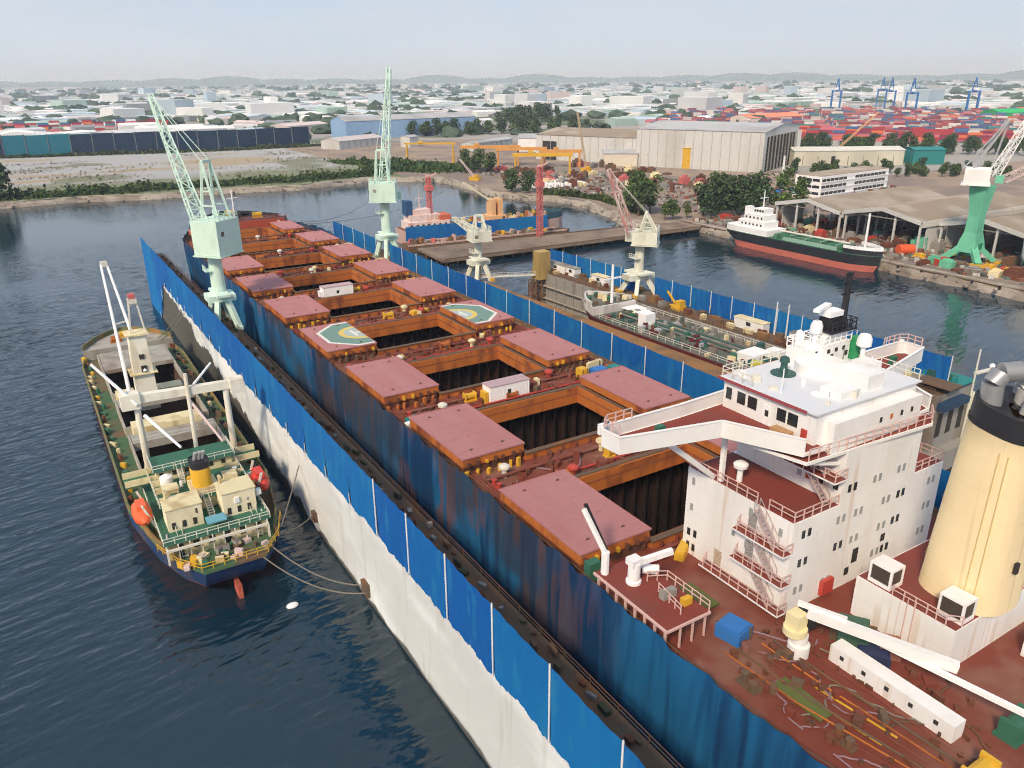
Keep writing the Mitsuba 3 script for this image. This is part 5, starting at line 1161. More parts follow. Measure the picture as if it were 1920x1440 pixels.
for k in range(60):
    x, y = V(g5.uniform(-18, 34), g5.uniform(-5.5, 5.5)); part(bv, 'deck_gear', MB().rbox(x, y, 6.4, g5.uniform(.5, 2.2), g5.uniform(.5, 2.2), g5.uniform(.6, 2.8), an), (BROWN, 'pale_pink', RUST, CREAM, YEL, 'pinkish_hull')[g5.integers(6)])
br_ = thing('work_barge', 'long brown work barge with pinkish rim lying between the jetty and the blue wrapped vessel', 'barge')
part(br_, 'hull', MB().prism([V(-42, -19), V(34, -17), V(38, -12), V(34, -9), V(-42, -9.5)], -1, 2.4), BROWN)
part(br_, 'rim', MB().bar((*V(-42, -18.6), 2.7), (*V(34, -16.6), 2.7), .7, .5).bar((*V(-42, -9.8), 2.7), (*V(34, -9.3), 2.7), .7, .5), 'pinkish_hull')
for k in range(40):
    x, y = V(g5.uniform(-40, 30), g5.uniform(-17.4, -10.5)); part(br_, 'deck_gear', MB().rbox(x, y, 2.4, g5.uniform(.6, 2.5), g5.uniform(.6, 2.5), g5.uniform(.5, 2.2), g5.uniform(0, 1)), (BROWN, 'ochre_steel', CRANERED, YEL, 'pinkish_hull', GREY)[g5.integers(6)])
# ---------------------------------------------------------------- loose things on the carrier's deck
for n_, (x, y, lab) in enumerate([(59.6, 98.4, 'white site cabin with pinkish roof and yellow end locker on the bulk carrier deck'), (58.6, 172.6, 'white site cabin farther forward on the carrier deck near the port crane')]):
    t = thing('site_cabin', lab, 'cabin')
    part(t, 'wall', MB().box(x - 3.6, x + 3.6, y - 1.25, y + 1.25, DZ + .15, DZ + 2.75), BRIGHT)
    for k in range(22): part(t, 'wall_rib', MB().box(x - 3.5 + k * .33, x - 3.4 + k * .33, y - 1.29, y - 1.253, DZ + .2, DZ + 2.7), BRIGHT)
    part(t, 'roof', MB().box(x - 3.7, x + 3.7, y - 1.35, y + 1.35, DZ + 2.752, DZ + 2.87), P('mauve_roof', (.42, .30, .32), .7))
    part(t, 'window', MB().box(x - .5, x + .1, y - 1.33, y - 1.291, DZ + 1.2, DZ + 1.9), SHADE); part(t, 'skid', MB().box(x - 3.6, x - 3.2, y - 1.2, y + 1.2, DZ + .001, DZ + .149).box(x + 3.2, x + 3.6, y - 1.2, y + 1.2, DZ + .001, DZ + .149), BROWN)
    part(t, 'end_locker', MB().box(x - 4.3, x - 3.71, y - .8, y + .8, DZ + .002, DZ + 1.9), YEL if n_ == 0 else BRIGHT)
for n_, (x, y, w, l, h, m, lab) in enumerate([(77.5, 97.6, 2.8, 2.2, 1.5, BLUEP, 'blue skip box beside a yellow crate on the starboard deck'), (74.9, 98.8, 1.5, 1.6, 1.7, YEL, 'yellow crate left of the blue skip on the starboard deck'), (80.9, 97.8, 2.0, 1.6, 1.2, TEAL, 'dark green crate by the starboard edge near the screen'), (78.2, 99.8, 3.4, .6, 2.0, CREAM, 'cream rack standing behind the blue skip'), (47.2, 38.6, 2.3, 2.5, 1.3, BLUEP, 'bright blue equipment crate on the stern deck below the boat platform'), (42.7, 96.8, 1.9, 1.8, 1.0, TEAL, 'green bundle at the port deck edge above the netting'), (41.5, 96.0, .9, .9, .8, BRIGHT, 'small white drum at the port deck edge above the netting'), (66.8, 147.9, 1.6, 1.4, 1.2, YEL, 'yellow generator on the deck right of the landing circle hatch'), (69.8, 148.6, 1.2, 1.2, 1.0, YEL, 'smaller yellow box on the deck beside the yellow generator'), (80.0, 222, 2.6, 2.2, 1.9, CREAM, 'cream winch house on the starboard deck near the bow crane'), (80.0, 197, 2.6, 2.2, 1.9, CREAM, 'cream winch house on the starboard deck aft of the bow crane'), (52.5, 50.8, 3.0, 1.0, .9, YEL, 'long yellow gear box on the deck in front of the deckhouse'), (56.0, 32.6, 3.6, 2.6, 1.2, P('tarp_green', (.05, .11, .075), .8), 'dark green tarpaulined crate stack behind the deckhouse'), (57.2, 29.8, 2.2, 1.8, 1.0, P('rust_pink', (.30, .14, .10), .8), 'rusty pink crate behind the deckhouse beside the green stack'), (55.2, 30.0, 2.0, 2.6, .8, P('navy_tarp', (.02, .03, .08), .7), 'navy tarpaulin bundle under the white boom')]):
    t = thing('deck_crate', lab, 'crate')
    part(t, 'body', MB().rbox(x, y, DZ + .002, w, l, h, .05 * n_), m)
    part(t, 'lid', MB().rbox(x, y, DZ + h + .004, w * .9, l * .86, .14, .05 * n_), m)
    part(t, 'strap', MB().rbox(x + w * .28, y, DZ + .003, .12, l * 1.04, h * 1.02, .05 * n_).rbox(x - w * .28, y, DZ + .003, .12, l * 1.04, h * 1.02, .05 * n_), BROWN)

# ---------------------------------------------------------------- trees
tr_ = np.random.default_rng(71)


def crown(n, w, h, seed, clumps=9, base=(.045, .075, .026), var=.7):
    r = np.random.default_rng(seed); m = MB(); cs_ = []
    for k in range(clumps):
        a = r.uniform(0, 6.28); rr = r.uniform(0, .62) * w / 2; cs_.append((rr * math.cos(a), rr * math.sin(a), h * r.uniform(.20, .80), r.uniform(.22, .36) * w, r.uniform(.7, 1.3)))
    V_, F_, C_ = [], [], []
    for k in range(n):
        cx, cy, cz, cr_, br = cs_[r.integers(clumps)]
        d = r.normal(size=3); d /= np.linalg.norm(d); c = np.array([cx, cy, cz]) + d * cr_ * r.uniform(.55, 1.05) * [1, 1, .8]
        c[2] = max(c[2], h * .12)
        s = w * r.uniform(.035, .075); t1, t2 = r.normal(size=3), r.normal(size=3); t1 /= np.linalg.norm(t1); t2 -= t1 * (t1 @ t2); t2 /= np.linalg.norm(t2)
        i = len(V_) * 1; V_ += [c + t1 * s, c + t2 * s, c - t1 * s, c - t2 * s]; b = 4 * k
        F_ += [[b, b + 1, b + 2], [b, b + 2, b + 3]]; C_ += [np.array(base) * br * r.uniform(1 - var, 1 + var)] * 4
    return np.array(V_), np.array(F_), np.array(C_)


TREES = []
for k, (w, h, n, cl_, base) in enumerate([(9, 13, 900, 10, (.075, .115, .040)), (10, 15, 1000, 12, (.058, .098, .042)), (7, 15, 800, 9, (.088, .140, .036)), (12, 11, 900, 12, (.075, .115, .036)), (5, 9, 500, 6, (.070, .110, .025))]):
    v, f, c = crown(n, w, h, 100 + k, cl_, base)
    TREES.append((mikit.ply((v, f), 'leaf', False, color=c), mikit.ply(MB().tube((0, 0, -.3), (0, 0, h * .45), .3, .2, 6).tube((0, 0, h * .35), (w * .2, .3, h * .62), .16, .08, 5).tube((0, 0, h * .3), (-w * .18, -.4, h * .6), .16, .08, 5).get(), BROWN, True)))


def tree(x, y, kind, s, lab, group=None, zg=3.0, name='tree'):
    t = thing(name, lab, 'tree', group)
    M_ = T().translate([x, y, zg]).rotate([0, 0, 1], float(tr_.uniform(0, 360))).scale([s, s, s * float(tr_.uniform(.9, 1.15))])
    scene[t + '__crown'] = {**TREES[kind][0], 'to_world': M_}; scene[t + '__trunk'] = {**TREES[kind][1], 'to_world': M_}


tree(-13, 552, 1, 2.1, 'big dark tree at the left edge on the far shore'); tree(-27, 556, 0, 1.9, 'second dark tree cut by the left edge on the far shore')
for k, (x, y) in enumerate([(283, 279), (289, 275), (296, 273), (302, 269), (293, 280), (308, 268)]): tree(x, y, 1, 1.25 + .15 * (k % 3), ORD[k] + ' dark bushy tree planted in the thick clump behind the coastal tanker stern', 'trees in the dark quay clump')
for k, (x, y) in enumerate([(262, 305), (268, 301), (258, 298), (266, 311)]): tree(x, y, 2 if k % 2 else 0, 1.55, ('nearest', 'rightmost', 'leftmost', 'farthest')[k] + ' of four green trees on the shore behind the red and white jib', 'trees behind the red and white jib')
for k, (x, y) in enumerate([(264, 280), (272, 279), (260, 275 + 6)]): tree(x, y, 4 if k else 0, .8 + .2 * k, ('taller left', 'taller right', 'low')[k] + ' bright green tree at the root of the jetty', 'trees at the jetty root')
for k, (x, y) in enumerate([(318, 262), (326, 258), (320, 252)]): tree(x, y, 2, 1.6 if k == 0 else 1.3, ('leftmost', 'rightmost', 'nearest')[k] + ' light green tree beside the white office block', 'trees left of the office block')
for k, (x, y) in enumerate([(243, 404), (251, 399), (247, 412)]): tree(x + 8, y, 1 if k else 0, 1.0, ('left', 'right', 'rear')[k] + ' round dark tree on the shore behind the tall red mast crane', 'trees behind the red mast crane')
for k, (x, y) in enumerate([(278, 512), (285, 506), (292, 500)]): tree(x, y, 0, 1.3, ('left', 'middle', 'right')[k] + ' dark tree among the orange gantries on the far shore', 'trees among the gantries')
for k in range(16): tree(460 + k * 7.5, 360 - k * 5.6 + tr_.uniform(-6, 6), (0, 1, 3)[k % 3], .55 + .15 * tr_.random(), ORD[k] + ' tree from the left in the long belt behind the white office block', 'trees in the belt behind the office')
for k in range(16): tree(468 + k * 7.6, 372 - k * 5.4 + tr_.uniform(-6, 6), (1, 0, 3)[k % 3], .6 + .15 * tr_.random(), ORD[k] + ' tree from the left in the rear row behind the white office block', 'trees in the rear row behind the office')
for k in range(18): tree(596 + k * 8 + tr_.uniform(-3, 3), 526 - k * 10 + tr_.uniform(-8, 8), (0, 1)[k % 2], 1.0 + .25 * tr_.random(), ORD[k] + ' dark tree from the left in the rear belt nearest the container stacks', 'trees in the rear belt by the stacks')
for k in range(18): tree(585 + k * 8 + tr_.uniform(-3, 3), 520 - k * 10 + tr_.uniform(-8, 8), (1, 0)[k % 2], 1.0 + .25 * tr_.random(), ORD[k] + ' dark tree from the left in the belt below the red container stacks', 'trees below the container stacks')
for k in range(26): tree(410 + k * 9.0, 880 - k * 1.5 + tr_.uniform(-14, 14), (1, 0, 3)[k % 3], 1.2 + .3 * tr_.random(), ORD[k] + ' dark tree from the left in the belt fronting the long blue building', 'trees in front of the blue building')
for k in range(22): tree(600 + k * 10 + tr_.uniform(-5, 5), 985 + 9 * k + tr_.uniform(-30, 30), (0, 3, 1)[k % 3], 1.5 + .5 * tr_.random(), ORD[k] + ' tree from the left in the wood right of the blue building', 'trees right of the blue building')


def foliage(n, fn, size, base, seed):
    r = np.random.default_rng(seed); V_ = np.zeros((n * 4, 3)); C_ = np.zeros((n * 4, 3))
    for k in range(n):
        c = np.array(fn(r)); t1, t2 = r.normal(size=3), r.normal(size=3); t1 /= np.linalg.norm(t1); t2 -= t1 * (t1 @ t2); t2 /= np.linalg.norm(t2); s = size * r.uniform(.6, 1.5)
        V_[4 * k:4 * k + 4] = [c + t1 * s, c + t2 * s, c - t1 * s, c - t2 * s]; C_[4 * k:4 * k + 4] = np.array(base) * r.uniform(.55, 1.5) * [r.uniform(.9, 1.5), 1, 1]
    b = np.arange(n)[:, None] * 4
    return (V_, np.vstack([b + [0, 1, 2], b + [0, 2, 3]])), C_


def strip(pts, wid, hmax):
    pts = np.array(pts, float); L_ = np.r_[0, np.cumsum(np.linalg.norm(np.diff(pts, axis=0), axis=1))]
    def f(r):
        s = r.uniform(0, L_[-1]); x, y = np.interp(s, L_, pts[:, 0]), np.interp(s, L_, pts[:, 1])
        hm = hmax * (.45 + .55 * abs(math.sin(s * .09) * math.sin(s * .023 + 1)))
        d = r.normal() * wid * .4
        return x + r.uniform(-1, 1), y + d, 3 + abs(r.normal()) * hm * .5
    return f


m_, c_ = foliage(9000, strip([(-120, 565), (-20, 556), (60, 549), (112, 548), (165, 541), (232, 546)], 14, 4.6), 1.0, (.038, .075, .020), 1)
put('bank_shrubs', m_, 'leaf', color=c_); labels['bank_shrubs'] = {'label': 'strip of green shrubs along the far bank of the basin', 'category': 'shrubs', 'kind': 'stuff'}
m_, c_ = foliage(6000, strip([(228, 575), (262, 540), (300, 535), (262, 600), (225, 640)], 22, 4.0), 1.1, (.040, .085, .022), 2)
put('green_scrub', m_, 'leaf', color=c_); labels['green_scrub'] = {'label': 'bright green scrub on the corner of the shore left of the gantries', 'category': 'shrubs', 'kind': 'stuff'}
m_, c_ = foliage(5000, strip([(-70, 880), (60, 848), (130, 830), (200, 820), (275, 822)], 8, 3.2), 1.2, (.040, .070, .025), 3)
put('fence_weeds', m_, 'leaf', color=c_); labels['fence_weeds'] = {'label': 'dark weeds growing along the foot of the tall screen fence', 'category': 'weeds', 'kind': 'stuff'}
def plotw(r):
    k = r.integers(40); q_ = np.random.default_rng(900 + k); x, y = q_.uniform(-60, 230), q_.uniform(585, 800)
    return x + r.normal() * 14, y + r.normal() * 4, 3 + abs(r.normal()) * .7
m_, c_ = foliage(1500, plotw, .6, (.17, .17, .10), 4)
put('plot_weeds', m_, 'leaf', color=c_); labels['plot_weeds'] = {'label': 'scattered weeds over the empty plot behind the bank', 'category': 'weeds', 'kind': 'stuff'}
m_, c_ = foliage(5000, strip([(262, 392), (272, 372), (275, 350), (268, 318), (262, 300)], 5, 3.2), .8, (.05, .085, .025), 5)
put('quay_scrub', m_, 'leaf', color=c_); labels['quay_scrub'] = {'label': 'green scrub on the curved shore below the scrap yard', 'category': 'shrubs', 'kind': 'stuff'}

# ---------------------------------------------------------------- tall screen fence on the far plot
P('fence_navy', (.004, .022, .058), .8); P('fence_teal', (.002, .12, .18), .7); P('fence_post', (.13, .15, .18), .7)
fp = thing('screen_fence', 'tall dark navy screen fence with three teal panels behind the empty plot', 'fence')
fl = np.array([(-75, 884), (0, 866), (53, 853), (122, 837), (189, 823), (267, 827)], float); fs_ = np.r_[0, np.cumsum(np.linalg.norm(np.diff(fl, axis=0), axis=1))]
nP = 19
for i in range(nP):
    a, b = [np.array([np.interp(fs_[-1] * t / nP, fs_, fl[:, 0]), np.interp(fs_[-1] * t / nP, fs_, fl[:, 1])]) for t in (i, i + 1)]
    teal = 4 <= i <= 6
    part(fp, 'panel', MB().bar((*a, 12.7), (*(b - (b - a) * .02), 12.7), .3, 19.0 - .8 * (i % 2)), 'fence_teal' if teal else 'fence_navy')
    part(fp, 'post', MB().tube((a[0], a[1] - .5, 3), (a[0], a[1] - .5, 22.9), .4, n=6), 'fence_post')


# ---------------------------------------------------------------- buildings
def shed(key, cx, cy, w, l, h, ang, wall, roof, rise=None, ov=.6):
    """gabled building, ridge along its length l (local y)"""
    rise = rise if rise is not None else w * .12
    c_, s_ = math.cos(ang), math.sin(ang)
    def X(a, b, z): return (cx + a * c_ - b * s_, cy + a * s_ + b * c_, z)
    m = MB(); a, b = w / 2, l / 2; z0, z1 = 3.0, 3 + h
    v = [X(-a, -b, z0), X(a, -b, z0), X(a, b, z0), X(-a, b, z0), X(-a, -b, z1), X(a, -b, z1), X(a, b, z1), X(-a, b, z1), X(0, -b, z1 + rise), X(0, b, z1 + rise)]
    m.add(v, [[0, 1, 5], [0, 5, 4], [1, 2, 6], [1, 6, 5], [2, 3, 7], [2, 7, 6], [3, 0, 4], [3, 4, 7], [4, 5, 8], [6, 7, 9]])
    part(key, 'wall', m, wall)
    a2, b2 = a + ov, b + ov; k_ = rise / a; zr = z1 + rise + .15
    r = MB()
    for sg_ in (-1, 1):
        p = [X(0, -b2, zr), X(sg_ * a2, -b2, zr - k_ * a2), X(sg_ * a2, b2, zr - k_ * a2), X(0, b2, zr)]
        r.add(p + [tuple(np.array(q) - [0, 0, .25]) for q in p], [[0, 1, 2], [0, 2, 3], [4, 6, 5], [4, 7, 6], [0, 4, 5], [0, 5, 1], [1, 5, 6], [1, 6, 2], [2, 6, 7], [2, 7, 3]])
    part(key, 'roof', r, roof)
    return X


PALEW = worn('pale_cladding', (.56, .56, .55), (.43, .42, .39), .06, .8, .2); RIBG = P('rib_grey', (.44, .44, .42), .7)
ROOFG = worn('grey_roof', (.40, .41, .42), (.28, .27, .26), .05, .8, 1)
big = thing('assembly_hall', 'large pale grey assembly hall with a tall dark open end on the right', 'building')
X = shed(big, 468, 452, 84, 98, 27.5, .4165, PALEW, ROOFG, 4)
part(big, 'open_door', MB().add([X(-36, -49.15, 3.1), X(36, -49.15, 3.1), X(36, -49.15, 27), X(-36, -49.15, 27)], [[0, 1, 2], [0, 2, 3]]), SHADE)
for k in range(9): part(big, 'door_rib', MB().bar(X(-32 + k * 8, -49.6, 3.1), X(-32 + k * 8, -49.6, 27), .7), GREY)
for k in range(14): part(big, 'wall_rib', MB().bar(X(-42.1, -46 + k * 7, 3.1), X(-42.1, -46 + k * 7, 30.4), .4), RIBG)
part(big, 'door_leaf', MB().bar(X(40, -50.5, 3.1), X(40, -50.5, 28), 3, 1), PALEW)
b2_ = thing('assembly_hall', 'lower brown roofed hall joined to the left of the assembly hall', 'building')
X = shed(b2_, 428, 542, 70, 92, 20, .4165, PALEW, ROOF, 4)
part(b2_, 'doorway', MB().add([X(-35.1, 26, 3.1), X(-35.1, 40, 3.1), X(-35.1, 40, 18), X(-35.1, 26, 18)], [[0, 1, 2], [0, 2, 3]]), SHADE)
for k in range(12): part(b2_, 'wall_rib', MB().bar(X(-35.1, -43 + k * 7.5, 3.1), X(-35.1, -43 + k * 7.5, 22.4), .4), RIBG)
ls = thing('long_shed', 'long low cream shed right of the assembly hall', 'building')
X = shed(ls, 546, 396, 22, 84, 11, -2.11, worn('cream_cladding', (.60, .58, .48), (.45, .42, .34), .06, .7, .2), P('pale_roof', (.58, .57, .52), .7), 2)
for k in range(7): part(ls, 'doorway' if k == 2 else 'wall_rib', MB().bar(X(11.1, -35 + k * 11.5, 3.1), X(11.1, -35 + k * 11.5, 10), 2.2 if k == 2 else .35), SHADE if k == 2 else GREY)
tl = thing('teal_block', 'teal clad block at the right end of the long cream shed', 'building'); shed(tl, 597, 362, 16, 24, 11, -2.11, TEAL, TEAL, 1.5)
wf = thing('workshop', 'white workshop with a dark open door in front of the assembly hall', 'building')
X = shed(wf, 404, 492, 20, 26, 9.5, .94, P('warm_white', (.64, .58, .48), .7), ROOFG, 2)
part(wf, 'doorway', MB().add([X(-8, -13.1, 3.1), X(6, -13.1, 3.1), X(6, -13.1, 8.6), X(-8, -13.1, 8.6)], [[0, 1, 2], [0, 2, 3]]), SHADE)
wf = thing('workshop', 'pale workshop with a bluish white front beside the open door workshop', 'building'); X = shed(wf, 428, 474, 22, 20, 10, .94, PALEW, P('bluish_white', (.66, .70, .74), .6), 1.5)
part(wf, 'doorway', MB().add([X(-10, -10.1, 3.1), X(9, -10.1, 3.1), X(9, -10.1, 6), X(-10, -10.1, 6)], [[0, 1, 2], [0, 2, 3]]), SHADE)
single('yellow_block', MB().rbox(430, 444, 3, 9, 6, 14.5, .5).rbox(430, 444, 17.51, 10, 7, .5, .5).rbox(428.5, 441, 9, 9, .3, .5, .5), YEL, 'yellow boxy tower standing in front of the assembly hall', 'tower')
of = thing('office_block', 'white three storey office block with dark window bands behind the quay sheds', 'building')
ox, oy, oa = 413, 297.5, .075
part(of, 'wall', MB().rbox(ox, oy, 3, 68, 17, 11.6, oa), BRIGHT); part(of, 'roof', MB().rbox(ox, oy, 14.602, 67, 16, .4, oa), ROOF)
for fl_ in range(3):
    for k in range(16):
        a_ = -32 + k * 4.05
        if 5 < k < 8: continue
        part(of, 'window', MB().rbox(ox + a_ * math.cos(oa) + 8.53 * math.sin(oa), oy + a_ * math.sin(oa) - 8.53 * math.cos(oa), 4.6 + fl_ * 3.6, 3.5, .1, 1.5, oa), DARK)
    part(of, 'sill_band', MB().rbox(ox + 8.7 * math.sin(oa), oy - 8.7 * math.cos(oa), 4.0 + fl_ * 3.6, 68.4, .5, .5, oa), BRIGHT)
    for k in range(3): part(of, 'window', MB().rbox(ox - 34.05 * math.cos(oa) - (k * 5 - 5) * math.sin(oa), oy - 34.05 * math.sin(oa) + (k * 5 - 5) * math.cos(oa), 4.6 + fl_ * 3.6, .1, 4.4, 1.5, oa), DARK)
# open sided quay sheds with tan roofs
QS = [(290, 224, 34, 78, 'open quay shed with tan roof behind the coastal tanker'), (291, 189, 34, 84, 'wide tan roofed quay shed left of the green crane'), (300, 154, 32, 84, 'tan roofed quay shed behind the green crane'), (306, 121, 30, 84, 'tan roofed quay shed cut by the right edge')]
for n_, (x0, yc, wy, lx, lab) in enumerate(QS):
    t = thing('quay_shed', lab, 'shed'); he, rise = 10.8 + .7 * (n_ % 2), 3.4; z1 = 3 + he; r = MB(); tilt = .02
    for sg_ in (-1, 1):
        p = [(x0 - 1, yc, z1 + rise), (x0 - 1, yc + sg_ * wy / 2, z1), (x0 + lx, yc + sg_ * wy / 2, z1), (x0 + lx, yc, z1 + rise)]
        r.add(p + [(a, b, c - .3) for a, b, c in p], [[0, 1, 2], [0, 2, 3], [4, 6, 5], [4, 7, 6], [0, 4, 5], [0, 5, 1], [1, 5, 6], [1, 6, 2], [2, 6, 7], [2, 7, 3]])
    part(t, 'roof', r, ROOF)
    part(t, 'fascia', MB().bar((x0 - 1.15, yc - wy / 2, z1 - .4), (x0 - 1.15, yc, z1 + rise - .4), .2, 1.6).bar((x0 - 1.15, yc, z1 + rise - .4), (x0 - 1.15, yc + wy / 2, z1 - .4), .2, 1.6), PALEW)
    part(t, 'eave_band', MB().box(x0, x0 + lx, yc - wy / 2 - .25, yc - wy / 2 - .01, z1 - 2.2, z1 + .1), P('shed_white', (.62, .60, .54), .7) if n_ != 2 else PALEW)
    for k in range(6):
        for yy in (yc - wy / 2 + .6, yc + wy / 2 - .6): part(t, 'column', MB().box(x0 + k * lx / 6 - .35, x0 + k * lx / 6 + .35, yy - .35, yy + .35, 3, z1 - .3), PALEW)
    for yy in (yc - wy / 6, yc + wy / 6): part(t, 'column', MB().box(x0 - .35, x0 + .35, yy - .35, yy + .35, 3, z1 + 1.2), PALEW)
    part(t, 'back_wall', MB().box(x0 + lx * .55, x0 + lx * .55 + .3, yc - wy / 2, yc + wy / 2, 3, z1 - .3), GREY)
    for k in range(3): part(t, 'truss', MB().bar((x0 + .2, yc - wy / 2, z1 - .5), (x0 + .2, yc + wy / 2, z1 - .5), .35) if k == 0 else MB().bar((x0 + k * 12, yc - wy / 2, z1 - .5), (x0 + k * 12, yc + wy / 2, z1 - .5), .35), GREY)
    part(t, 'side_wall', MB().box(x0 + 4, x0 + 18, yc + (wy / 2 - .5) * (-1 if n_ % 2 else 1) - .15, yc + (wy / 2 - .5) * (-1 if n_ % 2 else 1) + .15, 3, z1 - 2), PALEW)
# yard clutter
YPOS = {}
yc_ = np.random.default_rng(81)
cols = [('rust red steel block', RUSTD), ('brown steel stack', BROWN), ('red painted steel block', REDP), ('green equipment block', GREENC), ('cream crate', CREAM), ('grey steel block', GREY), ('dull rust steel block', RUSTD)]
for k in range(120):
    n_ = yc_.integers(7); nm, mt_ = cols[n_]; x, y = yc_.uniform(272, 318), yc_.uniform(112, 272); w, l, h, a = yc_.uniform(1, 6), yc_.uniform(1, 5), yc_.uniform(.6, 3.4), yc_.uniform(-.3, .3)
    if abs(x - 290) < 9 and abs(y - 152) < 11: continue
    key_ = single('yard_block', MB().rbox(x, y, 3, w, l, h, a).rbox(x, y, 3 + h + .002, w * .6, l * .7, h * .25, a + .1), mt_, nm + ' lying on the quay among the open sheds', 'block', nm + 's on the quay'); YPOS[key_] = y; labels[key_]['nm'] = nm
for k in range(90):
    n_ = yc_.integers(7); nm, mt_ = cols[n_]; t_ = yc_.uniform(0, 1); x, y = 280 + 110 * yc_.random() ** 1.2, 350 + 170 * yc_.random(); w, l, h, a = yc_.uniform(2, 9), yc_.uniform(2, 7), yc_.uniform(.8, 4.5), yc_.uniform(-.6, .6)
    if x < 290 and y < 400: x += 18
    key_ = single('scrap_block', MB().rbox(x, y, 3, w, l, h, a).rbox(x, y, 3 + h + .002, w * .5, l * .6, h * .3, a + .3), (RUSTD, BROWN, CRANERED, BROWN, CREAM, GREY, RUSTD)[n_], ('rust', 'brown', 'reddish', 'dark brown', 'cream', 'grey', 'dull red')[n_] + ' steel section lying in the yard behind the curved shore', 'steel section', 'yard sections ' + str(('rust', 'brown', 'reddish', 'dark brown', 'cream', 'grey', 'dull red')[n_])); YPOS[key_] = y; labels[key_]['nm'] = ('rust', 'brown', 'reddish', 'dark brown', 'cream', 'grey', 'dull red')[n_]
for k in range(14):
    x, y = 272 + 5.2 * (k % 7) + yc_.uniform(-1, 1), 410 + 13 * (k // 7) + yc_.uniform(-2, 2); t = thing('parked_truck', ORD[k % 7] + ' white truck from the left in the ' + ('front', 'rear')[k // 7] + ' row on the shore', 'truck', 'white trucks on the shore')
    part(t, 'body', MB().rbox(x, y, 3.7, 2.5, 5.4, 2.2, .5), BRIGHT); part(t, 'cab', MB().rbox(x + 1.9, y - 3.4, 3.6, 2.3, 1.6, 1.9, .5), BRIGHT); part(t, 'chassis', MB().rbox(x + .3, y - .6, 3.05, 1.9, 6.6, .6, .5), BLACK)
for k in range(16):
    x, y = 345 + 6.5 * (k % 8) + yc_.uniform(-1, 1), 300 + 16 * (k // 8) + yc_.uniform(-3, 3); t = thing('parked_truck', ORD[k % 8] + ' parked vehicle from the left in the ' + ('front', 'rear')[k // 8] + ' row behind the tree clump', 'truck', 'vehicles behind the tree clump')
    part(t, 'body', MB().rbox(x, y, 3.6, 2.1, 4.4, 1.2, .2), (BRIGHT, BLUEP, GREY, TEAL)[k % 4]); part(t, 'cab', MB().rbox(x, y + .3, 4.8, 1.8, 2.2, .7, .2), DARK)
db = MB()
for k in range(3200):
    x, y = (yc_.uniform(270, 330), yc_.uniform(100, 275)) if k % 3 == 0 else (285 + 170 * yc_.random(), 285 + 260 * yc_.random())
    if x > 380 + (y - 383) * -.42 and y > 383: continue
    db.rbox(x, y, 3, yc_.uniform(.3, 2.6), yc_.uniform(.3, 2.2), yc_.uniform(.2, 1.6), yc_.uniform(0, 3), col=np.array([(.15, .07, .045), (.12, .09, .07), (.30, .26, .22), (.22, .09, .06), (.42, .40, .38), (.10, .14, .12)][yc_.integers(6)]) * yc_.uniform(.7, 1.3))
put('yard_debris', db, VC, color=db.col()); labels['yard_debris'] = {'label': 'small mixed debris and parts scattered over the shipyard ground', 'category': 'debris', 'kind': 'stuff'}
tk_ = thing('storage_tank', 'orange red horizontal tank on the quay left of the green crane', 'tank'); part(tk_, 'shell', MB().tube((279.5, 173, 5.2), (285, 170.5, 5.2), 1.9, n=14), ORANGE, smooth=40); part(tk_, 'cradle', MB().box(280, 281, 171, 174, 3, 3.8).box(283.6, 284.6, 169.6, 172.4, 3, 3.8), BROWN)
gr = thing('green_machine', 'green machine frame on the quay behind the orange tank', 'machine'); part(gr, 'body', MB().rbox(300, 176, 3, 9, 6, 3.4, .2).rbox(300, 176, 6.402, 6, 4, 1.4, .2), GREENC); part(gr, 'frame', MB().rail([(295, 172, 6.4), (305, 174, 6.4)], 1.6, 1.5, .12), GREENC)
hl = thing('white_boat_hull', 'white boat hull standing on the quay at the right edge', 'boat'); R = hull_rings(292, 118, 136, 9, [(4.5, .35, 3, 2), (8, .8, 1, 1), (18, 1, 0, 0)], .7, .35); part(hl, 'shell', MB().grid(R), BRIGHT, smooth=40); part(hl, 'deck', MB().prism(sg.Polygon([(a, b) for a, b, _ in R[-1][:-1]]), 17.6, 17.9), BRIGHT)
for k in range(4): part(hl, 'prop', MB().box(288.4 + 6 * (k % 2), 289 + 6 * (k % 2), 122 + 8 * (k // 2), 122.6 + 8 * (k // 2), 3, 7.8), BROWN)
seen_ = {}
for key_ in sorted([k for k in labels if k.startswith('yard_block')], key=lambda k: -YPOS[k]):
    nm = labels[key_].pop('nm'); seen_[nm] = seen_.get(nm, 0) + 1
    labels[key_]['label'] = ORD[seen_[nm] - 1] + ' ' + nm + ' along the quay counting from the jetty'
seen_ = {}
for key_ in sorted([k for k in labels if k.startswith('scrap_block')], key=lambda k: YPOS[k]):
    nm = labels[key_].pop('nm'); seen_[nm] = seen_.get(nm, 0) + 1
    labels[key_]['label'] = ORD[seen_[nm] - 1] + ' ' + nm + ' steel section in the yard counting away from the shore'
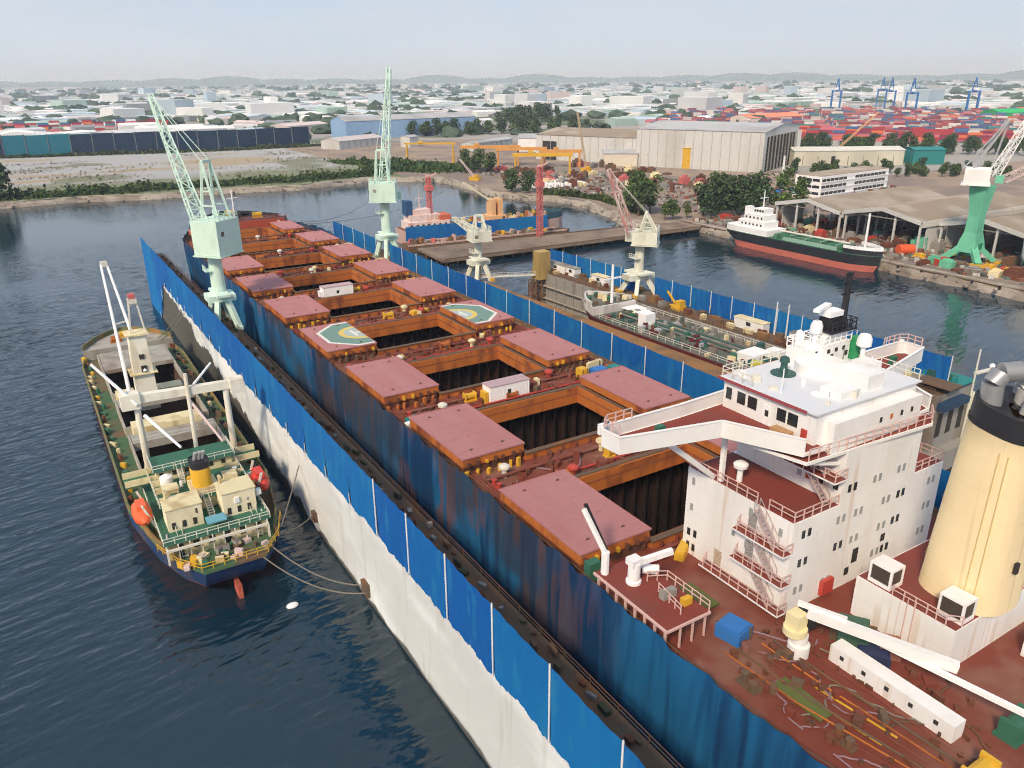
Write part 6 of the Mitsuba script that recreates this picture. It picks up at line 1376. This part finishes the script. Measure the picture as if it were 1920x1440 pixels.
# orange and yellow gantry cranes
for n_, (p, q_, h, lab) in enumerate([((273, 601), (304, 580), 15.5, 'slim yellow gantry at the left of the row of gantries'), ((302, 560), (338, 536), 14, 'orange gantry second from the left in the row'), ((322, 540), (352, 520), 13, 'pale orange gantry in the middle of the row'), ((306, 489), (338, 467), 13, 'broad deep yellow gantry nearest the shore'), ((344, 512), (368, 496), 12, 'small orange gantry at the right end of the row')]):
    t = thing('gantry_crane', lab, 'crane'); p, q_ = np.array([*p, 3.0]), np.array([*q_, 3.0]); d = (q_ - p) / np.linalg.norm(q_ - p); m_y = YEL if n_ in (0, 3) else P('amber_paint', (.60, .28, .07), .6); w_ = 1.4 if n_ == 0 else 2.6
    part(t, 'girder', MB().bar(p - d * 2 + [0, 0, h], q_ + d * 2 + [0, 0, h], w_, w_ * .9), m_y)
    for e in (p, q_):
        for o in (-3, 3):
            nn = np.array([-d[1], d[0], 0]); part(t, 'leg', MB().bar(e + nn * o, e + nn * o * .2 + [0, 0, h - .6], 1.0), m_y)
        part(t, 'sill_beam', MB().bar(e + nn * -3.6 + [0, 0, .5], e + nn * 3.6 + [0, 0, .5], .9), m_y)
    part(t, 'trolley', MB().bar(p + d * 9 + [0, 0, h + w_ * .8], p + d * 13 + [0, 0, h + w_ * .8], 2.4, 1.6), m_y)
for n_, (x, y, tx, ty, h, lab) in enumerate([(355, 470, 349, 474, 44, 'tall pale mobile crane boom in front of the brown roofed hall'), (560, 420, 585, 398, 40, 'thin orange boom rising beside the long cream shed'), (262, 470, 254, 476, 17, 'red and white boom leaning over the far shore by the gantries')]):
    t = thing('mobile_crane', lab, 'crane'); part(t, 'boom', MB().lattice((x, y, 5), (tx, ty, h), 1.4, .8, 14, .12), (P('tan_boom', (.50, .40, .26), .6), 'apricot', 'pale_pink')[n_]); part(t, 'carrier', MB().rbox(x, y, 3.1, 3, 8, 2.4, .4).rbox(x, y - 2, 5.5, 2.6, 3, 1.4, .4), YEL)
single('slim_mast', MB().tube((380, 314, 3), (380, 314, 24), .8, .6), P('mast_white', (.7, .68, .66), .5), 'plain white mast on the yard left of the office block', 'mast')
for n_, (cx, cy, w, l, h, a, m_w, m_r, lab) in enumerate([(413, 908, 40, 176, 20, -1.49, P('sky_blue_cladding', (.25, .40, .62), .6), ROOFG, 'very long sky blue building across the far plain'), (352, 912, 10, 30, 20, .1, BRIGHT, ROOFG, 'white end block of the long blue building'), (298, 786, 24, 66, 8, -1.1, PALEW, P('grey_pink_roof', (.50, .45, .44), .7), 'low grey roofed shed right of the screen fence end'), (345, 752, 12, 14, 10, -1.1, PALEW, ROOFG, 'small pale cube building right of the mint crane jib'), (400, 690, 14, 70, 7, -1.1, P('duck_egg', (.45, .50, .50), .7), ROOFG, 'long thin pale shed behind the gantries'), (425, 640, 26, 34, 12, .9, WHITE, ROOFG, 'white sided shed left of the brown roofed hall'), (916, 795, 36, 108, 11, -1.57, P('pale_peach', (.66, .56, .50), .7), P('coral_roof', (.72, .24, .14), .7), 'building with a coral orange roof among the container stacks'), (1310, 665, 40, 80, 10, -1.9, P('vivid_green_wall', (.03, .33, .10), .6), P('vivid_green', (.02, .42, .11), .6), 'bright green roofed building at the right edge of the port')]):
    t = thing('far_building' if n_ > 4 else 'building', lab, 'building'); X = shed(t, cx, cy, w, l, h, a, m_w, m_r)
    for k in range(int(l / 9)):
        if l > 24: part(t, 'wall_panel', MB().bar(X(w / 2 + .15, -l / 2 + 4 + k * 9, 4), X(w / 2 + .15, -l / 2 + 4 + k * 9, 2 + h), .5), GREY) if n_ not in (0, 6, 7) else part(t, 'wall_panel', MB().bar(X((w / 2 + .15), -l / 2 + 4 + k * 9, 4), X((w / 2 + .15), -l / 2 + 4 + k * 9, 2 + h), .3), m_w)

# ---------------------------------------------------------------- container stacks
CC = [('red', (.36, .035, .045)), ('maroon', (.22, .025, .06)), ('pink', (.52, .14, .18)), ('orange', (.60, .15, .05)), ('blue', (.045, .12, .30)), ('white', (.66, .64, .62)), ('teal', (.03, .20, .22))]
for n_, c in CC: P('box_' + n_, c, .6)
BOX = {n_: mikit.ply(MB().box(-6, 6, -1.22, 1.22, .02, 2.58).box(-6.04, -5.8, -1.26, 1.26, 0, 2.6).box(5.8, 6.04, -1.26, 1.26, 0, 2.6).get(), 'box_' + n_) for n_, _ in CC}
co_ = np.random.default_rng(91); PROB = [.33, .2, .14, .09, .11, .08, .05]


def container(x, y, lev, ang, where):
    n_ = CC[co_.choice(7, p=PROB)][0]
    t = thing('shipping_container', f'{n_} shipping container in the {where}', 'container', f'{n_} containers in the {where}')
    scene[t] = {**BOX[n_], 'to_world': T().translate([x, y, 3 + 2.6 * lev]).rotate([0, 0, 1], math.degrees(ang))}


for i in range(20):
    for lev in range(5 if i % 3 else 6):
        if co_.random() < .85: container(-60 + i * 13.2 + co_.uniform(-.5, .5), 1285 - i * 3.2, lev, -.24, 'stacks above the screen fence')
yd = np.array([.57, -.82]); yn = np.array([.82, .57])    # yard rows run along the view of the port
def yard(s, d): return np.array([715, 590.0]) + yd * s + yn * d
for row in range(2):
    for i in range(22):
        for lev in range(5):
            if co_.random() < .86 - .1 * lev and len([1]) : container(*yard(i * 12.6 + co_.uniform(-.3, .3), row * 26), lev, math.atan2(yd[1], yd[0]), 'nearest rows of the port yard')
stk = MB(); pal = np.array([c for _, c in CC])
for row in range(2, 34):
    for i in range(-14, 52):
        if co_.random() < .12 or i % 9 == 4: continue
        x, y = yard(i * 12.8 + co_.uniform(-.3, .3) - row * 2, row * 20 + (0, -7)[row % 3 == 1] + co_.uniform(-.4, .4))
        if 850 < x < 985 and 755 < y < 830: continue
        if math.hypot(x - 1310, y - 665) < 55: continue
        H_ = co_.integers(2, 6); pr_ = ([.24, .16, .18, .06, .15, .15, .06], [.10, .14, .22, .04, .22, .22, .06])[co_.integers(2)]
        for lev in range(H_): stk.rbox(x, y, 3 + lev * 2.6, 12, 5.2, 2.55, math.atan2(yd[1], yd[0]), col=(pal[co_.choice(7, p=pr_)] * .8 + .05) * co_.uniform(.75, 1.15))
put('container_yard', stk, VC, color=stk.col()); labels['container_yard'] = {'label': 'mass of red and coloured container stacks deeper in the port', 'category': 'containers', 'kind': 'stuff'}
for n_, (x, y, a) in enumerate([(1401, 1050, .6), (1302, 828, .6), (1469, 818, .6), (1440, 960, .6), (1560, 1060, .6)]):
    t = thing('ship_to_shore_crane', ('blue quay crane at the left of the far container port', 'blue quay crane in the middle of the far container port', 'blue quay crane at the right of the far container port', 'blue quay crane behind the middle one in the far port', 'blue quay crane deepest in the far container port')[n_], 'crane'); c, s = math.cos(a), math.sin(a)
    L_ = lambda u, v, z: (x + u * c - v * s, y + u * s + v * c, z)
    for u in (-10, 10):
        for v in (-8, 8): part(t, 'leg', MB().bar(L_(u, v, 3), L_(u * .8, v, 40), 2.0), BLUEP)
    part(t, 'portal', MB().bar(L_(-10, -8, 16), L_(10, -8, 16), 1.8).bar(L_(-10, 8, 16), L_(10, 8, 16), 1.8).bar(L_(-9, -8, 38), L_(-9, 8, 38), 1.8).bar(L_(9, -8, 38), L_(9, 8, 38), 1.8), BLUEP)
    part(t, 'boom', MB().bar(L_(-26, 0, 40), L_(44, 0, 40), 3.4, 2.6), BLUEP); part(t, 'apex', MB().bar(L_(8, -4, 40), L_(6, 0, 62), 1.4).bar(L_(8, 4, 40), L_(6, 0, 62), 1.4).bar(L_(6, 0, 62), L_(40, 0, 41), .6), BLUEP); part(t, 'house', MB().bar(L_(-22, 0, 43), L_(-10, 0, 43), 6, 4), BRIGHT)

# ---------------------------------------------------------------- the far city
FW = [('white', (.68, .70, .70)), ('pale grey', (.50, .52, .54)), ('pale blue', (.40, .50, .58)), ('greenish', (.34, .46, .42)), ('pinkish', (.56, .48, .47)), ('dark roofed', (.24, .26, .28))]
for n_, c in FW: P('far_' + n_.replace(' ', '_'), c, .75)
def gable(col_w):
    m = MB(); v = [(-.5, -.5, 0), (.5, -.5, 0), (.5, .5, 0), (-.5, .5, 0), (-.5, -.5, .78), (.5, -.5, .78), (.5, .5, .78), (-.5, .5, .78), (0, -.5, 1), (0, .5, 1)]
    return m.add(v, [[0, 1, 5], [0, 5, 4], [1, 2, 6], [1, 6, 5], [2, 3, 7], [2, 7, 6], [3, 0, 4], [3, 4, 7], [4, 5, 8], [6, 7, 9], [4, 8, 9], [4, 9, 7], [8, 5, 6], [8, 6, 9]]).get()
GB = {n_: mikit.ply(gable(c), 'far_' + n_.replace(' ', '_')) for n_, c in FW}
fc = np.random.default_rng(101); cnt = 0
def free(x, y, far=False):
    az = math.degrees(math.atan2(x, y)); d = math.hypot(x, y)
    if az > 48 and d < 1950: return False
    if d < 960 and az < 22: return False
    if az >= 20 and d < 1150: return False
    if x < 260 and 1225 < y < 1330: return False
    if 300 < x < 540 and 850 < y < 1040: return False
    if 570 < x < 860 and 940 < y < 1260: return False
    return True
while cnt < 290:
    az = math.radians(fc.uniform(-6, 64)); d = 980 + 1500 * fc.random() ** 1.2; x, y = d * math.sin(az), d * math.cos(az)
    if not free(x, y): continue
    n_ = FW[fc.choice(6, p=[.30, .22, .18, .12, .10, .08])][0]; w, l, h = fc.uniform(14, 40), fc.uniform(24, 80), fc.uniform(6, 13)
    t = thing('far_warehouse', f'{n_} gabled warehouse in the far industrial town', 'building', f'{n_} far warehouses'); cnt += 1
    scene[t] = {**GB[n_], 'to_world': T().translate([x, y, 3]).rotate([0, 0, 1], float(fc.choice([0, 90, 20, 110]) + fc.normal() * 4)).scale([w, l, h])}
town = MB(); pw = np.array([c for _, c in FW]); wood = []
for k in range(12000):
    az = math.radians(fc.uniform(-8, 68)); d = 1500 + 6500 * fc.random() ** 1.5; x, y = d * math.sin(az), d * math.cos(az)
    if not free(x, y): continue
    g_ = noise  # keep name
    hh = fc.uniform(4, 10) if fc.random() > .012 else fc.uniform(16, 34)
    town.rbox(x, y, 3, fc.uniform(16, 60), fc.uniform(20, 95), hh, fc.choice([0, 1.57, .35, 1.9]) + fc.normal() * .05, col=pw[fc.choice(6, p=[.30, .22, .18, .10, .10, .10])] * fc.uniform(.8, 1.1))
put('far_town', town, VC, color=town.col()); labels['far_town'] = {'label': 'pale mass of roofs of the town reaching to the horizon', 'category': 'town', 'kind': 'stuff'}
fwm = MB()
ico = trimesh.creation.icosphere(1, 1.0)
for k in range(1000):
    az = math.radians(fc.uniform(-8, 68)); d = 960 + 6500 * fc.random() ** 1.7; x, y = d * math.sin(az), d * math.cos(az)
    if not free(x, y) and fc.random() < .75: continue
    if az > .85 and d < 1400: continue
    if d < 1340 and x < 280: continue
    for q_ in range(fc.integers(1, 4)):
        s = fc.uniform(4, 9) * (1 + d / 5000); v = ico.vertices * [s * 1.3, s * 1.3, s * .8] * (1 + .25 * fc.normal(size=(len(ico.vertices), 1)))
        fwm.add(v + [x + fc.normal() * 14, y + fc.normal() * 14, 3 + s * .5], ico.faces, np.array((.060, .095, .060)) * fc.uniform(.6, 1.4))
put('far_woods', fwm, VC, color=fwm.col()); labels['far_woods'] = {'label': 'dark tree masses scattered between the roofs of the far town', 'category': 'trees', 'kind': 'stuff'}
hm = MB()
for k in range(26):
    az0 = math.radians(-14 + k * 3.4); hgt = 60 + 70 * abs(math.sin(k * 1.7) * math.sin(k * .6)); d = 12500
    rows = []
    for t, z in ((-700, 0), (0, hgt), (900, 0)): rows.append([((d + t) * math.sin(az0 + math.radians(a)), (d + t) * math.cos(az0 + math.radians(a)), z * max(0, 1 - (a / 3.2) ** 2)) for a in np.linspace(-3.2, 3.2, 9)])
    hm.grid(rows)
struct('hills', hm, P('hill_green', (.06, .09, .06), .9), smooth=True)

# ---------------------------------------------------------------- haze
scene['haze_air'] = {'type': 'homogeneous', 'albedo': {'type': 'rgb', 'value': [.95, .955, .965]}, 'sigma_t': {'type': 'rgb', 'value': [.000075, .000088, .000105]}}
HZ = 260.0
scene['haze'] = {'type': 'cube', 'to_world': T().translate([0, 0, HZ / 2 - 3]).scale([17000, 17000, HZ / 2 + 3]) if 0 else T().translate([3000, 4000, 125.0]).scale([26000, 26000, 130.0]), 'bsdf': {'type': 'null'}, 'interior': {'type': 'ref', 'id': 'haze_air'}}
labels['haze'] = {'label': 'thin pale haze over the harbour', 'category': 'haze', 'kind': 'stuff'}
scene['camera']['medium'] = {'type': 'ref', 'id': 'haze_air'}
